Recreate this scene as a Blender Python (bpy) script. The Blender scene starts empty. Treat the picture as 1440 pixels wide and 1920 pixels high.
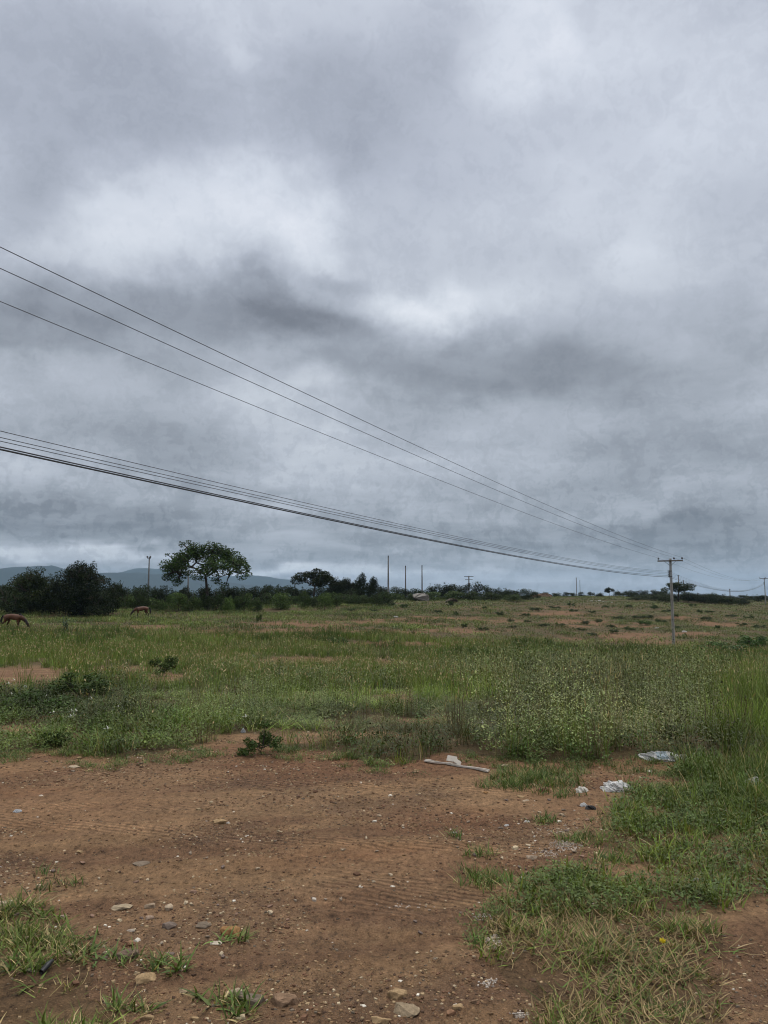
import bpy, bmesh, math, random
import numpy as np
from mathutils import Vector, Matrix

SC = bpy.context.scene
COL = SC.collection
RNG = np.random.default_rng(11)
random.seed(5)
R = math.radians

# ------------------------------------------------------------------ camera
W, HH, F = 1440.0, 1920.0, 1442.0          # the photograph's pixel frame and focal length in those pixels
EYE = 1.65
PITCH = R(6.33)
CT, ST = math.cos(PITCH), math.sin(PITCH)
cam_d = bpy.data.cameras.new('camera')
cam = bpy.data.objects.new('camera', cam_d)
COL.objects.link(cam)
cam.location = (0, 0, EYE)
cam.rotation_euler = (R(90) + PITCH, 0, 0)
cam_d.sensor_fit = 'VERTICAL'
cam_d.sensor_height = 24.0
cam_d.sensor_width = 18.0
cam_d.lens = F / HH * 24.0
cam_d.clip_start = 0.05
cam_d.clip_end = 40000
SC.camera = cam

SC.view_settings.view_transform = 'Standard'
SC.view_settings.look = 'None'
SC.view_settings.exposure = 0.18
SC.view_settings.gamma = 1.0
SC.render.engine = 'CYCLES'
SC.cycles.max_bounces = 5
SC.cycles.diffuse_bounces = 3
SC.cycles.glossy_bounces = 2
SC.cycles.transmission_bounces = 3
SC.cycles.volume_bounces = 0
SC.cycles.use_denoising = True
SC.cycles.denoiser = 'OPENIMAGEDENOISE'
SC.cycles.denoising_prefilter = 'ACCURATE'
SC.cycles.denoising_input_passes = 'RGB_ALBEDO_NORMAL'
SC.cycles.use_adaptive_sampling = False
SC.cycles.filter_width = 1.1


def ray(px, py):
    u, v = (px - W / 2) / F, (HH / 2 - py) / F
    return np.array([u, CT - v * ST, ST + v * CT])


def project(x, y, z):
    dz = z - EYE
    dep = y * CT + dz * ST
    up = -y * ST + dz * CT
    dep = np.where(dep < 0.05, 0.05, dep)
    return W / 2 + F * x / dep, HH / 2 - F * up / dep


# ------------------------------------------------------------------ node helpers
class NT:
    def __init__(self, tree):
        self.t = tree
        self.n = tree.nodes
        self.l = tree.links

    def put(self, sock, v):
        if isinstance(v, bpy.types.NodeSocket):
            self.l.new(v, sock)
        elif v is not None:
            sock.default_value = v

    def m(self, op, a, b=None, c=None, clamp=False):
        n = self.n.new('ShaderNodeMath')
        n.operation = op
        n.use_clamp = clamp
        for s, v in zip(n.inputs, (a, b, c)):
            self.put(s, v)
        return n.outputs[0]

    def vm(self, op, a, b=None, out=0):
        n = self.n.new('ShaderNodeVectorMath')
        n.operation = op
        self.put(n.inputs[0], a)
        if b is not None:
            self.put(n.inputs[1], b)
        return n.outputs[out]

    def noise(self, vec, scale, detail=4, rough=.5, dist=0.0, color=False, dim='3D'):
        n = self.n.new('ShaderNodeTexNoise')
        n.noise_dimensions = dim
        self.put(n.inputs['Vector'], vec)
        n.inputs['Scale'].default_value = scale
        n.inputs['Detail'].default_value = detail
        n.inputs['Roughness'].default_value = rough
        n.inputs['Distortion'].default_value = dist
        return n.outputs['Color' if color else 'Fac']

    def ramp(self, fac, stops, interp='LINEAR'):
        n = self.n.new('ShaderNodeValToRGB')
        n.color_ramp.interpolation = interp
        el = n.color_ramp.elements
        while len(el) < len(stops):
            el.new(0.5)
        for e, (p, c) in zip(el, stops):
            e.position = p
            e.color = (*c, 1) if len(c) == 3 else c
        self.put(n.inputs[0], fac)
        return n.outputs[0]

    def mix(self, fac, a, b, mode='MIX'):
        n = self.n.new('ShaderNodeMix')
        n.data_type = 'RGBA'
        n.blend_type = mode
        self.put(n.inputs[0], fac)
        self.put(n.inputs[6], a if isinstance(a, bpy.types.NodeSocket) else (*a, 1))
        self.put(n.inputs[7], b if isinstance(b, bpy.types.NodeSocket) else (*b, 1))
        return n.outputs[2]

    def attr(self, name, out='Color'):
        n = self.n.new('ShaderNodeAttribute')
        n.attribute_name = name
        return n.outputs[out]


def g3(v):
    return (v, v, v)


def lin(r, g, b):
    f = lambda c: (c / 255 / 12.92) if c <= 10 else ((c / 255 + .055) / 1.055) ** 2.4
    return (f(r), f(g), f(b))


# ------------------------------------------------------------------ overcast sky and weak sun
SUN_EL, SUN_AZ = R(58), R(25)                # azimuth measured from +Y towards +X
world = bpy.data.worlds.new('World')
SC.world = world
world.use_nodes = True
w = NT(world.node_tree)
w.n.clear()
tc = w.n.new('ShaderNodeTexCoord')
dirv = tc.outputs['Generated']
sep = w.n.new('ShaderNodeSeparateXYZ')
w.l.new(dirv, sep.inputs[0])
dx, dy, dz = sep.outputs
zc = w.m('MAXIMUM', dz, 0.0)
# cloud deck: directions meet a curved layer, so clouds crowd together towards the horizon
den = w.m('ADD', zc, 0.13)
cmb = w.n.new('ShaderNodeCombineXYZ')
w.put(cmb.inputs[0], w.m('DIVIDE', dx, den))
w.put(cmb.inputs[1], w.m('DIVIDE', dy, den))
deck = cmb.outputs[0]
az = w.m('ARCTAN2', dx, dy)
el = w.m('ARCSINE', w.m('MINIMUM', w.m('MAXIMUM', dz, -1.0), 1.0))
n1 = w.noise(deck, 1.1, 6, .55)
n1b = w.noise(w.vm('ADD', deck, (7.3, 2.1, 4.4)), 1.1, 6, .55)
n2 = w.noise(dirv, 7.0, 5, .54, .2)
n2b = w.noise(w.vm('ADD', dirv, (3.3, 1.7, 9.1)), 7.0, 5, .54, .2)
wz = w.m('ADD', w.m('MULTIPLY', w.m('SUBTRACT', n1, .5), .16), w.m('MULTIPLY', w.m('SUBTRACT', n2, .5), .20))
we = w.m('ADD', w.m('MULTIPLY', w.m('SUBTRACT', n1b, .5), .08), w.m('MULTIPLY', w.m('SUBTRACT', n2b, .5), .14))
shrink = w.m('MINIMUM', w.m('ADD', w.m('MULTIPLY', zc, 3.2), .22), 1.0)
wz = w.m('MULTIPLY', wz, shrink)
we = w.m('MULTIPLY', we, shrink)
az2 = w.m('ADD', az, wz)
el2 = w.m('ADD', el, we)

BLOBS = [  # photo x, y, half-width, half-height, brightness step (0..1 display scale)
    (430, 395, 240, 85, .105), (600, 440, 90, 50, .05), (170, 430, 130, 60, .05), (430, 90, 40, 30, .05),
    (960, 70, 115, 95, .085), (1340, 230, 90, 90, .045), (1150, 60, 120, 60, .04), (1250, 220, 260, 230, .03), (1060, 150, 60, 50, .035), (1380, 60, 80, 50, .03), (980, 330, 260, 150, .02),
    (760, 590, 95, 44, .10), (880, 560, 150, 50, .045), (1100, 520, 220, 50, .03),
    (560, 800, 180, 60, .055), (640, 870, 170, 45, .085), (930, 840, 160, 60, .035), (90, 700, 160, 35, .045),
    (1190, 968, 90, 12, .06), (120, 1043, 220, 11, .17), (440, 1068, 130, 12, .16), (620, 1074, 130, 13, .15), (880, 1080, 170, 12, .10), (1180, 1092, 200, 10, .06),
    (60, 905, 90, 18, .05), (300, 930, 60, 18, .05), (480, 955, 90, 16, .05), (560, 1010, 70, 12, .05), (680, 1030, 90, 10, .04), (960, 1040, 90, 10, .035),
    (200, 190, 240, 115, -.095), (620, 180, 135, 115, -.075), (700, 330, 110, 90, -.03), (40, 340, 90, 60, -.07), (800, 40, 90, 80, -.035), (250, 40, 200, 50, -.03),
    (330, 575, 300, 56, -.150), (40, 610, 170, 62, -.09), (560, 610, 130, 44, -.09), (640, 512, 95, 18, -.06), (190, 640, 200, 40, -.04),
    (860, 690, 280, 58, -.115), (1170, 700, 240, 64, -.085), (1300, 820, 200, 70, -.05), (420, 680, 220, 40, -.03), (660, 720, 120, 40, -.04),
    (120, 975, 190, 34, -.115), (330, 1010, 140, 18, -.085), (730, 955, 26, 12, -.07), (1020, 1000, 350, 36, -.08), (1330, 1010, 140, 44, -.075),
    (620, 1045, 90, 9, -.05), (180, 1020, 150, 9, -.05), (820, 1060, 120, 9, -.03), (250, 850, 230, 40, -.035), (1100, 900, 160, 25, -.02),
]
acc = None
for (bx, by, rx, ry, amp) in BLOBS:
    d = ray(bx, by)
    a0, e0 = math.atan2(d[0], d[1]), math.atan2(d[2], math.hypot(d[0], d[1]))
    ta = w.m('MULTIPLY', w.m('SUBTRACT', az2, a0), F / rx)
    te = w.m('MULTIPLY', w.m('SUBTRACT', el2, e0), F / ry)
    q = w.m('POWER', w.m('ADD', w.m('MULTIPLY', ta, ta), w.m('MULTIPLY', te, te)), 1.75)
    gss = w.m('MULTIPLY', w.m('POWER', 2.718, w.m('MULTIPLY', q, -.85)), amp)
    acc = gss if acc is None else w.m('ADD', acc, gss)
base = w.ramp(el, [(0, g3(.57)), (.04, g3(.585)), (.16, g3(.635)), (.3, g3(.685)), (.46, g3(.72)), (.62, g3(.735)), (1.0, g3(.80))])
br = w.m('ADD', base, acc)
rag = w.noise(w.vm('ADD', deck, (1.7, 5.0, 0)), 1.9, 5, .52, .2)
rag2 = w.noise(dirv, 9, 5, .55, .2)
puff = w.noise(w.vm('MULTIPLY', w.vm('ADD', dirv, w.vm('SCALE', w.noise(dirv, 9, 5, .6, 0, True), None)), (1, 1, 1.8)), 8, 5, .52)
br = w.m('ADD', br, w.m('MULTIPLY', w.m('SUBTRACT', rag, .5), .17))
br = w.m('ADD', br, w.m('MULTIPLY', w.m('SUBTRACT', rag2, .5), .03))
# ragged, sharper edged sheets of cloud lying in front of each other
for (sc_, off_, lo_, hi_, amp_) in ((1.5, (4.1, 8.2, 1.0), .47, .56, .042), (2.7, (9.4, 3.3, 2.0), .50, .57, .024), (4.2, (2.4, 6.7, 5.0), .50, .58, .010)):
    lay = w.noise(w.vm('ADD', deck, off_), sc_, 6, .52, .1)
    br = w.m('ADD', br, w.m('MULTIPLY', w.m('SUBTRACT', w.ramp(lay, [(lo_ - .10, g3(.12)), (lo_, g3(.28)), (hi_, g3(.92)), (hi_ + .12, g3(.6))], 'EASE'), .5), amp_))
lowb = w.m('SUBTRACT', 1.0, w.m('MULTIPLY', el, 3.6), clamp=True)
br = w.m('ADD', br, w.m('MULTIPLY', w.m('MULTIPLY', w.m('SUBTRACT', w.ramp(puff, [(.36, g3(0)), (.47, g3(.42)), (.52, g3(.80)), (.68, g3(1))]), .5), w.m('ADD', w.m('MULTIPLY', lowb, .75), .25)), .085))
br = w.m('MINIMUM', w.m('MAXIMUM', br, .3), .93)
tint_lo = w.ramp(br, [(.35, lin(82, 88, 96)), (.48, lin(115, 120, 128)), (.60, lin(147, 153, 162)), (.70, lin(171, 177, 187)), (.80, lin(199, 205, 213)), (.92, lin(229, 233, 239))])
tint_hi = w.ramp(br, [(.35, lin(84, 89, 101)), (.48, lin(117, 121, 132)), (.60, lin(149, 155, 168)), (.70, lin(173, 179, 192)), (.80, lin(200, 206, 217)), (.92, lin(229, 232, 240))])
lav = w.m('MULTIPLY', w.m('SUBTRACT', el, .28), 4.0, clamp=True)
cloud = w.mix(lav, tint_lo, tint_hi)
sky = w.n.new('ShaderNodeTexSky')
sky.sky_type = 'NISHITA'
sky.sun_disc = False
sky.sun_elevation = SUN_EL
sky.sun_rotation = SUN_AZ
# an overcast sky is about three times as bright overhead as at the horizon
over = w.m('MULTIPLY', w.m('SUBTRACT', el, .72), 2.0, clamp=True)
gain = w.m('ADD', w.m('MULTIPLY', over, 26.0), 10.0)
ten = w.vm('SCALE', w.vm('MULTIPLY', cloud, w.mix(over, (1, 1, 1), (1.10, 1.0, .84))), None)
w.put(ten.node.inputs['Scale'], gain)
full = w.mix(.97, sky.outputs[0], ten)
bg = w.n.new('ShaderNodeBackground')
w.l.new(full, bg.inputs['Color'])
bg.inputs['Strength'].default_value = 0.1
wo = w.n.new('ShaderNodeOutputWorld')
w.l.new(bg.outputs[0], wo.inputs['Surface'])
world.cycles.sampling_method = 'MANUAL'
world.cycles.sample_map_resolution = 256

sun_d = bpy.data.lights.new('sun', 'SUN')
sun_d.energy = 1.1
sun_d.angle = R(25)
sun_d.color = (1, .96, .9)
sun = bpy.data.objects.new('sun', sun_d)
COL.objects.link(sun)
sv = Vector((math.sin(SUN_AZ) * math.cos(SUN_EL), math.cos(SUN_AZ) * math.cos(SUN_EL), math.sin(SUN_EL)))
sun.rotation_euler = sv.to_track_quat('Z', 'Y').to_euler()
sun.location = (0, 0, 60)


# ------------------------------------------------------------------ numeric noise and the terrain
def vnoise(x, y, seed=0):
    xi, yi = np.floor(x).astype(np.int64), np.floor(y).astype(np.int64)
    xf, yf = x - xi, y - yi
    xf = xf * xf * xf * (xf * (xf * 6 - 15) + 10)
    yf = yf * yf * yf * (yf * (yf * 6 - 15) + 10)

    def h(a, b):
        n = (a * 374761393 + b * 668265263 + seed * 974634541) & 0xffffffff
        n = ((n ^ (n >> 13)) * 1274126177) & 0xffffffff
        n = (n ^ (n >> 16)) & 0xffffffff
        n = (n * 2246822519) & 0xffffffff
        return ((n ^ (n >> 15)) & 0xffffff) / float(0xffffff)
    return (h(xi, yi) * (1 - xf) + h(xi + 1, yi) * xf) * (1 - yf) + (h(xi, yi + 1) * (1 - xf) + h(xi + 1, yi + 1) * xf) * yf


ss = lambda v, a, b_: np.clip((v - a) / (b_ - a), 0, 1) ** 2 * (3 - 2 * np.clip((v - a) / (b_ - a), 0, 1))
mixn = lambda a, b_, k: a * (1 - k[:, None]) + b_ * k[:, None]


def fbm(x, y, seed=0, oct=4, gain=.5):
    s, a, t = 0.0, 1.0, 0.0
    for o in range(oct):
        s = s + a * vnoise(x * 2 ** o + 17.3 * o, y * 2 ** o - 9.1 * o, seed + o)
        t += a
        a *= gain
    return s / t


PROFILE = {   # slope x/y of a sight line : (y, z) knots
    -.60: [(1, 0), (9, 0), (15, -.15), (25, -.45), (40, -.7), (60, -.8), (92, -.83), (105, -.3), (118, .1), (150, .3), (230, 0), (400, -2), (9000, -3)],
    -.25: [(1, 0), (9, 0), (15, -.15), (25, -.5), (40, -.85), (60, -1.0), (92, -.9), (106, -.3), (120, .1), (160, .3), (230, 0), (400, -2), (9000, -3)],
    0.0: [(1, 0), (9, 0), (15, -.2), (25, -.7), (40, -1.3), (60, -1.5), (90, -1.0), (130, .3), (160, 1.0), (200, 1.2), (300, .8), (500, -2), (9000, -3)],
    .25: [(1, 0), (9, 0), (15, -.2), (25, -.9), (40, -1.8), (66, -2.5), (100, -1.6), (130, -.4), (180, 1.0), (225, 2.3), (300, 1.8), (500, -2), (9000, -3)],
    .38: [(1, 0), (9, 0), (15, -.2), (25, -.9), (40, -1.9), (68, -2.6), (100, -1.7), (130, -.5), (180, .9), (230, 1.5), (300, 1.2), (500, -2), (9000, -3)],
    .50: [(1, 0), (9, 0), (15, -.2), (25, -.9), (40, -1.9), (68, -2.8), (120, -2.3), (190, -.7), (250, .6), (320, .6), (500, -2), (9000, -3)],
    .70: [(1, 0), (9, 0), (15, -.2), (25, -.9), (40, -1.8), (68, -2.8), (120, -2.3), (190, -.7), (250, .6), (320, .6), (500, -2), (9000, -3)],
}
_LY = np.linspace(0, math.log(9000), 320)
_S = np.linspace(-.75, .75, 61)
_keys = sorted(PROFILE)
_cols = np.array([np.interp(_LY, [math.log(a) for a, b in PROFILE[k]], [b for a, b in PROFILE[k]]) for k in _keys])
_TAB = np.array([[np.interp(s, _keys, _cols[:, j]) for j in range(len(_LY))] for s in _S])
for _ in range(10):
    _TAB[:, 1:-1] = (_TAB[:, :-2] + 2 * _TAB[:, 1:-1] + _TAB[:, 2:]) / 4
for _ in range(12):
    _TAB[1:-1] = (_TAB[:-2] + 2 * _TAB[1:-1] + _TAB[2:]) / 4


def H0(x, y):
    x, y = np.asarray(x, float), np.asarray(y, float)
    a = np.clip(np.arctan2(x, y), -.64, .64)
    r = np.hypot(x, y)
    ye = np.clip(r * np.cos(a), 1.0, 8900)
    s = np.clip(np.tan(a), -.74, .74)
    fi = (s + .75) / 1.5 * 60
    fj = np.log(ye) / math.log(9000) * 319
    i, j = np.clip(fi.astype(int), 0, 59), np.clip(fj.astype(int), 0, 318)
    u, v = fi - i, fj - j
    return (_TAB[i, j] * (1 - u) + _TAB[i + 1, j] * u) * (1 - v) + (_TAB[i, j + 1] * (1 - u) + _TAB[i + 1, j + 1] * u) * v


def H(x, y):
    x, y = np.asarray(x, float), np.asarray(y, float)
    r = np.hypot(x, y)
    far = np.clip((r - 8) / 30, 0, 1)
    z = H0(x, y)
    z = z + (fbm(x / 2.2, y / 1.3, 3, 3) - .5) * .07 * (1 - far)
    z = z + (fbm(x / .42, y / .3, 9, 4, .6) - .5) * .045 * np.clip(1.4 - r / 16, 0, 1)
    z = z + (fbm(x / .13, y / .10, 15, 2, .6) - .5) * .020 * np.clip(1.2 - r / 9, 0, 1)
    z = z + (fbm(x / 9, y / 9, 21, 3) - .5) * .55 * far
    return z


def at(px, py, ymax=400):
    """the point of the ground seen at a photo pixel"""
    d = ray(px, py)
    ys = np.exp(np.linspace(math.log(1.5), math.log(ymax), 1500))
    xs, zs = d[0] / d[1] * ys, EYE + d[2] / d[1] * ys
    below = np.nonzero(zs < H(xs, ys))[0]
    k = below[0] if len(below) else len(ys) - 1
    return Vector((xs[k], ys[k], float(H(xs[k], ys[k]))))


def on(px, Y, row=1120):
    """the point of the ground in direction px at depth Y"""
    d = ray(px, row)
    x = d[0] / d[1] * Y
    return Vector((x, Y, float(H(x, Y))))


def high(px, py, Y):
    d = ray(px, py)
    return Vector((d[0] / d[1] * Y, Y, EYE + d[2] / d[1] * Y))


# ------------------------------------------------------------------ object helpers
def tag(o, label=None, cat=None, group=None, kind=None):
    if label:
        o['label'] = label
    if cat:
        o['category'] = cat
    if group:
        o['group'] = group
    if kind:
        o['kind'] = kind
    return o


def empty(name, loc, rz=0.0):
    o = bpy.data.objects.new(name, None)
    COL.objects.link(o)
    o.location = loc
    o.rotation_euler = (0, 0, rz)
    o.empty_display_size = .2
    return o


def link(name, me, mat=None, parent=None):
    o = bpy.data.objects.new(name, me)
    COL.objects.link(o)
    if mat is not None:
        for mm in (mat if isinstance(mat, (list, tuple)) else [mat]):
            me.materials.append(mm)
    if parent is not None:
        o.parent = parent
    return o


def np_mesh(name, V, Q, col=None, smooth=False, midx=None):
    """V (n,3), Q (m,4) quads -> mesh; col (m,3) per-face colour attribute"""
    me = bpy.data.meshes.new(name)
    V, Q = np.ascontiguousarray(V, np.float32), np.ascontiguousarray(Q, np.int32)
    n, k = len(Q), Q.shape[1]
    me.vertices.add(len(V))
    me.vertices.foreach_set('co', V.ravel())
    me.loops.add(n * k)
    me.loops.foreach_set('vertex_index', Q.ravel())
    me.polygons.add(n)
    me.polygons.foreach_set('loop_start', np.arange(0, n * k, k, dtype=np.int32))
    me.polygons.foreach_set('use_smooth', np.full(n, smooth, bool))
    if midx is not None:
        me.polygons.foreach_set('material_index', np.ascontiguousarray(midx, np.int32))
    if col is not None:
        a = me.attributes.new('col', 'FLOAT_COLOR', 'FACE')
        c4 = np.ones((n, 4), np.float32)
        c4[:, :3] = col
        a.data.foreach_set('color', c4.ravel())
    me.update(calc_edges=True)
    me.validate()
    return me


class Geo:
    """collects quads"""
    def __init__(self):
        self.v, self.q, self.c, self.m, self.n = [], [], [], [], 0

    def add(self, V, Q, c=(1, 1, 1), mi=0):
        V, Q = np.asarray(V, float), np.asarray(Q, int)
        self.v.append(V)
        self.q.append(Q + self.n)
        self.n += len(V)
        c = np.asarray(c, float)
        self.c.append(np.broadcast_to(c, (len(Q), 3)))
        self.m.append(np.full(len(Q), mi))

    def tube(self, pts, radii, seg=6, c=(1, 1, 1), cap=True, mi=0):
        pts = [Vector(p) for p in pts]
        rings = []
        ref = None
        for i, p in enumerate(pts):
            t = (pts[min(i + 1, len(pts) - 1)] - pts[max(i - 1, 0)]).normalized()
            if ref is None:
                ref = t.orthogonal().normalized()
            ref = (ref - t * ref.dot(t))
            ref = ref.normalized() if ref.length > 1e-6 else t.orthogonal().normalized()
            b = t.cross(ref)
            r = radii[i] if hasattr(radii, '__len__') else radii
            rings += [p + (ref * math.cos(a) + b * math.sin(a)) * r for a in [2 * math.pi * k / seg for k in range(seg)]]
        Q = []
        for i in range(len(pts) - 1):
            for k in range(seg):
                Q.append((i * seg + k, i * seg + (k + 1) % seg, (i + 1) * seg + (k + 1) % seg, (i + 1) * seg + k))
        V = [tuple(v) for v in rings]
        if cap and seg % 2 == 0:
            for s0 in (0, (len(pts) - 1) * seg):
                for k in range(1, seg // 2):
                    a, b2, c2, d2 = s0 + k - 1 if k > 1 else s0, s0 + k, s0 + seg - k, s0 + (seg - k + 1) % seg
                    f = (a, b2, c2, d2)
                    Q.append(f if len(set(f)) == 4 else (a, b2, c2, c2))
            Q = [f for f in Q if len(set(f)) == 4] + []
        self.add(V, Q, c, mi)

    def box(self, c0, size, rot=None, col=(1, 1, 1), taper=1.0, mi=0):
        sx, sy, sz = [s / 2 for s in size]
        V = []
        for z in (-1, 1):
            k = taper if z > 0 else 1
            for (x, y) in ((-1, -1), (1, -1), (1, 1), (-1, 1)):
                v = Vector((x * sx * k, y * sy * k, z * sz))
                if rot is not None:
                    v = rot @ v
                V.append(tuple(v + Vector(c0)))
        self.add(V, [(3, 2, 1, 0), (4, 5, 6, 7), (0, 1, 5, 4), (1, 2, 6, 5), (2, 3, 7, 6), (3, 0, 4, 7)], col, mi)

    def mesh(self, name, smooth=False):
        return np_mesh(name, np.vstack(self.v), np.vstack(self.q), np.vstack(self.c), smooth, np.concatenate(self.m))


# ------------------------------------------------------------------ materials
def material(name):
    m = bpy.data.materials.new(name)
    m.use_nodes = True
    t = NT(m.node_tree)
    t.n.clear()
    out = t.n.new('ShaderNodeOutputMaterial')
    return m, t, out


def plain(name, color, rough=.7, spec=.3, var=.25, scale=8.0, bump=0.0, metal=0.0, trans=0.0):
    m, t, out = material(name)
    tcn = t.n.new('ShaderNodeTexCoord')
    nz = t.noise(tcn.outputs['Object'], scale, 6, .6)
    k = t.ramp(nz, [(.25, g3(1 - var)), (.75, g3(1 + var))])
    c = t.mix(1.0, k, color, 'MULTIPLY')
    p = t.n.new('ShaderNodeBsdfPrincipled')
    t.l.new(c, p.inputs['Base Color'])
    p.inputs['Roughness'].default_value = rough
    p.inputs['Specular IOR Level'].default_value = spec
    p.inputs['Metallic'].default_value = metal
    if bump:
        b = t.n.new('ShaderNodeBump')
        b.inputs['Strength'].default_value = bump
        b.inputs['Distance'].default_value = .02
        t.l.new(t.noise(tcn.outputs['Object'], scale * 4, 6, .65), b.inputs['Height'])
        t.l.new(b.outputs[0], p.inputs['Normal'])
    sh = p.outputs[0]
    if trans:
        tr = t.n.new('ShaderNodeBsdfTranslucent')
        t.l.new(c, tr.inputs['Color'])
        mx = t.n.new('ShaderNodeMixShader')
        mx.inputs[0].default_value = trans
        t.l.new(sh, mx.inputs[1])
        t.l.new(tr.outputs[0], mx.inputs[2])
        sh = mx.outputs[0]
    t.l.new(sh, out.inputs['Surface'])
    return m


def leafy(name, trans=.3, rough=.55, spec=.25):
    """per-face colour of each leaf times the object's own tint"""
    m, t, out = material(name)
    oi = t.n.new('ShaderNodeObjectInfo')
    c = t.mix(1.0, t.attr('col'), oi.outputs['Color'], 'MULTIPLY')
    p = t.n.new('ShaderNodeBsdfPrincipled')
    t.l.new(c, p.inputs['Base Color'])
    p.inputs['Roughness'].default_value = rough
    p.inputs['Specular IOR Level'].default_value = spec
    tr = t.n.new('ShaderNodeBsdfTranslucent')
    t.l.new(t.mix(1.0, c, (1.15, 1.25, .6), 'MULTIPLY'), tr.inputs['Color'])
    mx = t.n.new('ShaderNodeMixShader')
    mx.inputs[0].default_value = trans
    t.l.new(p.outputs[0], mx.inputs[1])
    t.l.new(tr.outputs[0], mx.inputs[2])
    t.l.new(mx.outputs[0], out.inputs['Surface'])
    return m


M_LEAF = leafy('leaf', .12, .6, .12)
M_GRASS = leafy('grass_blade', .16, .55, .2)
M_BARK = plain('bark', (.05, .04, .032), .9, .15, .35, 6, .4)
M_CONC = plain('concrete_pole', (.30, .285, .26), .85, .25, .18, 3, .15)
M_POST = plain('weathered_post', (.13, .125, .12), .85, .2, .2, 3)
M_WOOD = plain('crossarm_wood', (.13, .11, .09), .85, .2, .25, 6)
M_INSUL = plain('brown_porcelain', (.012, .009, .009), .3, .5, .1, 6)
M_STEEL = plain('weathered_steel', (.055, .055, .058), .6, .4, .2, 8)
M_WIRE = plain('conductor', (.06, .062, .068), .6, .3, .05, 2)
M_PLASTIC = plain('white_plastic_film', (.62, .61, .59), .4, .4, .22, 9, 0, 0, .25)
M_PLASTIC2 = plain('grey_plastic_film', (.38, .39, .40), .35, .5, .2, 14, 0, 0, .2)
M_BLUE = plain('pale_blue_print', (.30, .36, .40), .45, .4, .15, 14)
M_PAPER = plain('dirty_paper', (.62, .58, .52), .8, .2, .15, 20, 0, 0, .1)
M_TRIM = plain('dirty_white_trim', (.42, .38, .33), .7, .2, .35, 9)
M_RED = plain('faded_red_wrapper', (.22, .05, .045), .5, .4, .2, 14)
M_BLACK = plain('black_plastic', (.012, .012, .013), .45, .4, .2, 14)
M_YELLOW = plain('yellow_petals', (.62, .50, .03), .5, .3, .1, 20, 0, 0, .2)

# ground: colour comes from the soil attribute, grain and the grit's painted shading from noise
m, t, out = material('ground_soil')
M_GROUND = m
geo = t.n.new('ShaderNodeNewGeometry')
pos = geo.outputs['Position']
soil = t.attr('soil')
grav = t.attr('grav', 'Fac')
trk = t.attr('track', 'Fac')
na = t.noise(pos, 3.0, 8, .62)
nb = t.noise(t.vm('MULTIPLY', pos, (1, .6, 1)), 30.0, 6, .75)
nc = t.noise(pos, 120.0, 3, .6)
c = t.mix(1.0, soil, t.ramp(na, [(.3, g3(.80)), (.7, g3(1.18))]), 'MULTIPLY')
nd = t.noise(pos, 13.0, 6, .68)
c = t.mix(1.0, c, t.ramp(nd, [(.32, g3(.62)), (.46, g3(.98)), (.62, g3(1.08)), (.75, g3(1.3))]), 'MULTIPLY')
c = t.mix(1.0, c, t.ramp(nb, [(.34, g3(.30)), (.45, g3(.92)), (.58, g3(1.1)), (.70, g3(1.65))]), 'MULTIPLY')  # darks and lights in the colour stand in for shading of the grit
c = t.mix(1.0, c, t.ramp(nc, [(.28, g3(.6)), (.5, g3(1.0)), (.74, g3(1.35))]), 'MULTIPLY')
# pebbles pressed into the surface
vo = t.n.new('ShaderNodeTexVoronoi')
vo.feature = 'F1'
vo.inputs['Scale'].default_value = 55
vo.inputs['Randomness'].default_value = 1
t.l.new(t.vm('ADD', pos, t.vm('SCALE', t.noise(pos, 20, 2, .5, color=True), None)), vo.inputs['Vector'])
peb = t.m('MULTIPLY', t.m('LESS_THAN', vo.outputs['Distance'], .36), grav)
sepc = t.n.new('ShaderNodeSeparateColor')
t.l.new(vo.outputs['Color'], sepc.inputs[0])
pick = t.m('MULTIPLY', peb, t.m('LESS_THAN', sepc.outputs[0], .55))
pcol = t.ramp(sepc.outputs[1], [(0, (.05, .035, .03)), (.35, (.11, .065, .045)), (.7, (.17, .125, .09)), (.93, (.25, .20, .16)), (1, (.5, .47, .43))])
c = t.mix(pick, c, pcol)
wav = t.n.new('ShaderNodeTexWave')
c = t.mix(t.m('MULTIPLY', trk, .75), c, t.mix(1.0, c, t.ramp(wav.outputs['Fac'], [(.15, g3(.62)), (.6, g3(1.18))]), 'MULTIPLY'))
p = t.n.new('ShaderNodeBsdfPrincipled')
t.l.new(c, p.inputs['Base Color'])
p.inputs['Roughness'].default_value = .92
p.inputs['Specular IOR Level'].default_value = .15
wav.wave_type = 'BANDS'
wav.bands_direction = 'X'
wav.inputs['Scale'].default_value = 6.0
wav.inputs['Distortion'].default_value = 1.2
wav.inputs['Detail'].default_value = 2
mp = t.n.new('ShaderNodeMapping')
mp.inputs['Rotation'].default_value = (0, 0, R(90 + 21))
t.l.new(pos, mp.inputs['Vector'])
t.l.new(mp.outputs[0], wav.inputs['Vector'])
hgt = t.m('ADD', t.m('MULTIPLY', nb, .030), t.m('MULTIPLY', nc, .010))
hgt = t.m('ADD', hgt, t.m('MULTIPLY', nd, .05))
hgt = t.m('ADD', hgt, t.m('MULTIPLY', t.m('MULTIPLY', wav.outputs['Fac'], trk), .014))
hgt = t.m('ADD', hgt, t.m('MULTIPLY', pick, .006))
hgt = t.m('ADD', hgt, t.m('MULTIPLY', na, .03))
b = t.n.new('ShaderNodeBump')
b.inputs['Strength'].default_value = .9
b.inputs['Distance'].default_value = 1.0
t.l.new(hgt, b.inputs['Height'])
t.l.new(b.outputs[0], p.inputs['Normal'])
t.l.new(p.outputs[0], out.inputs['Surface'])

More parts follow.
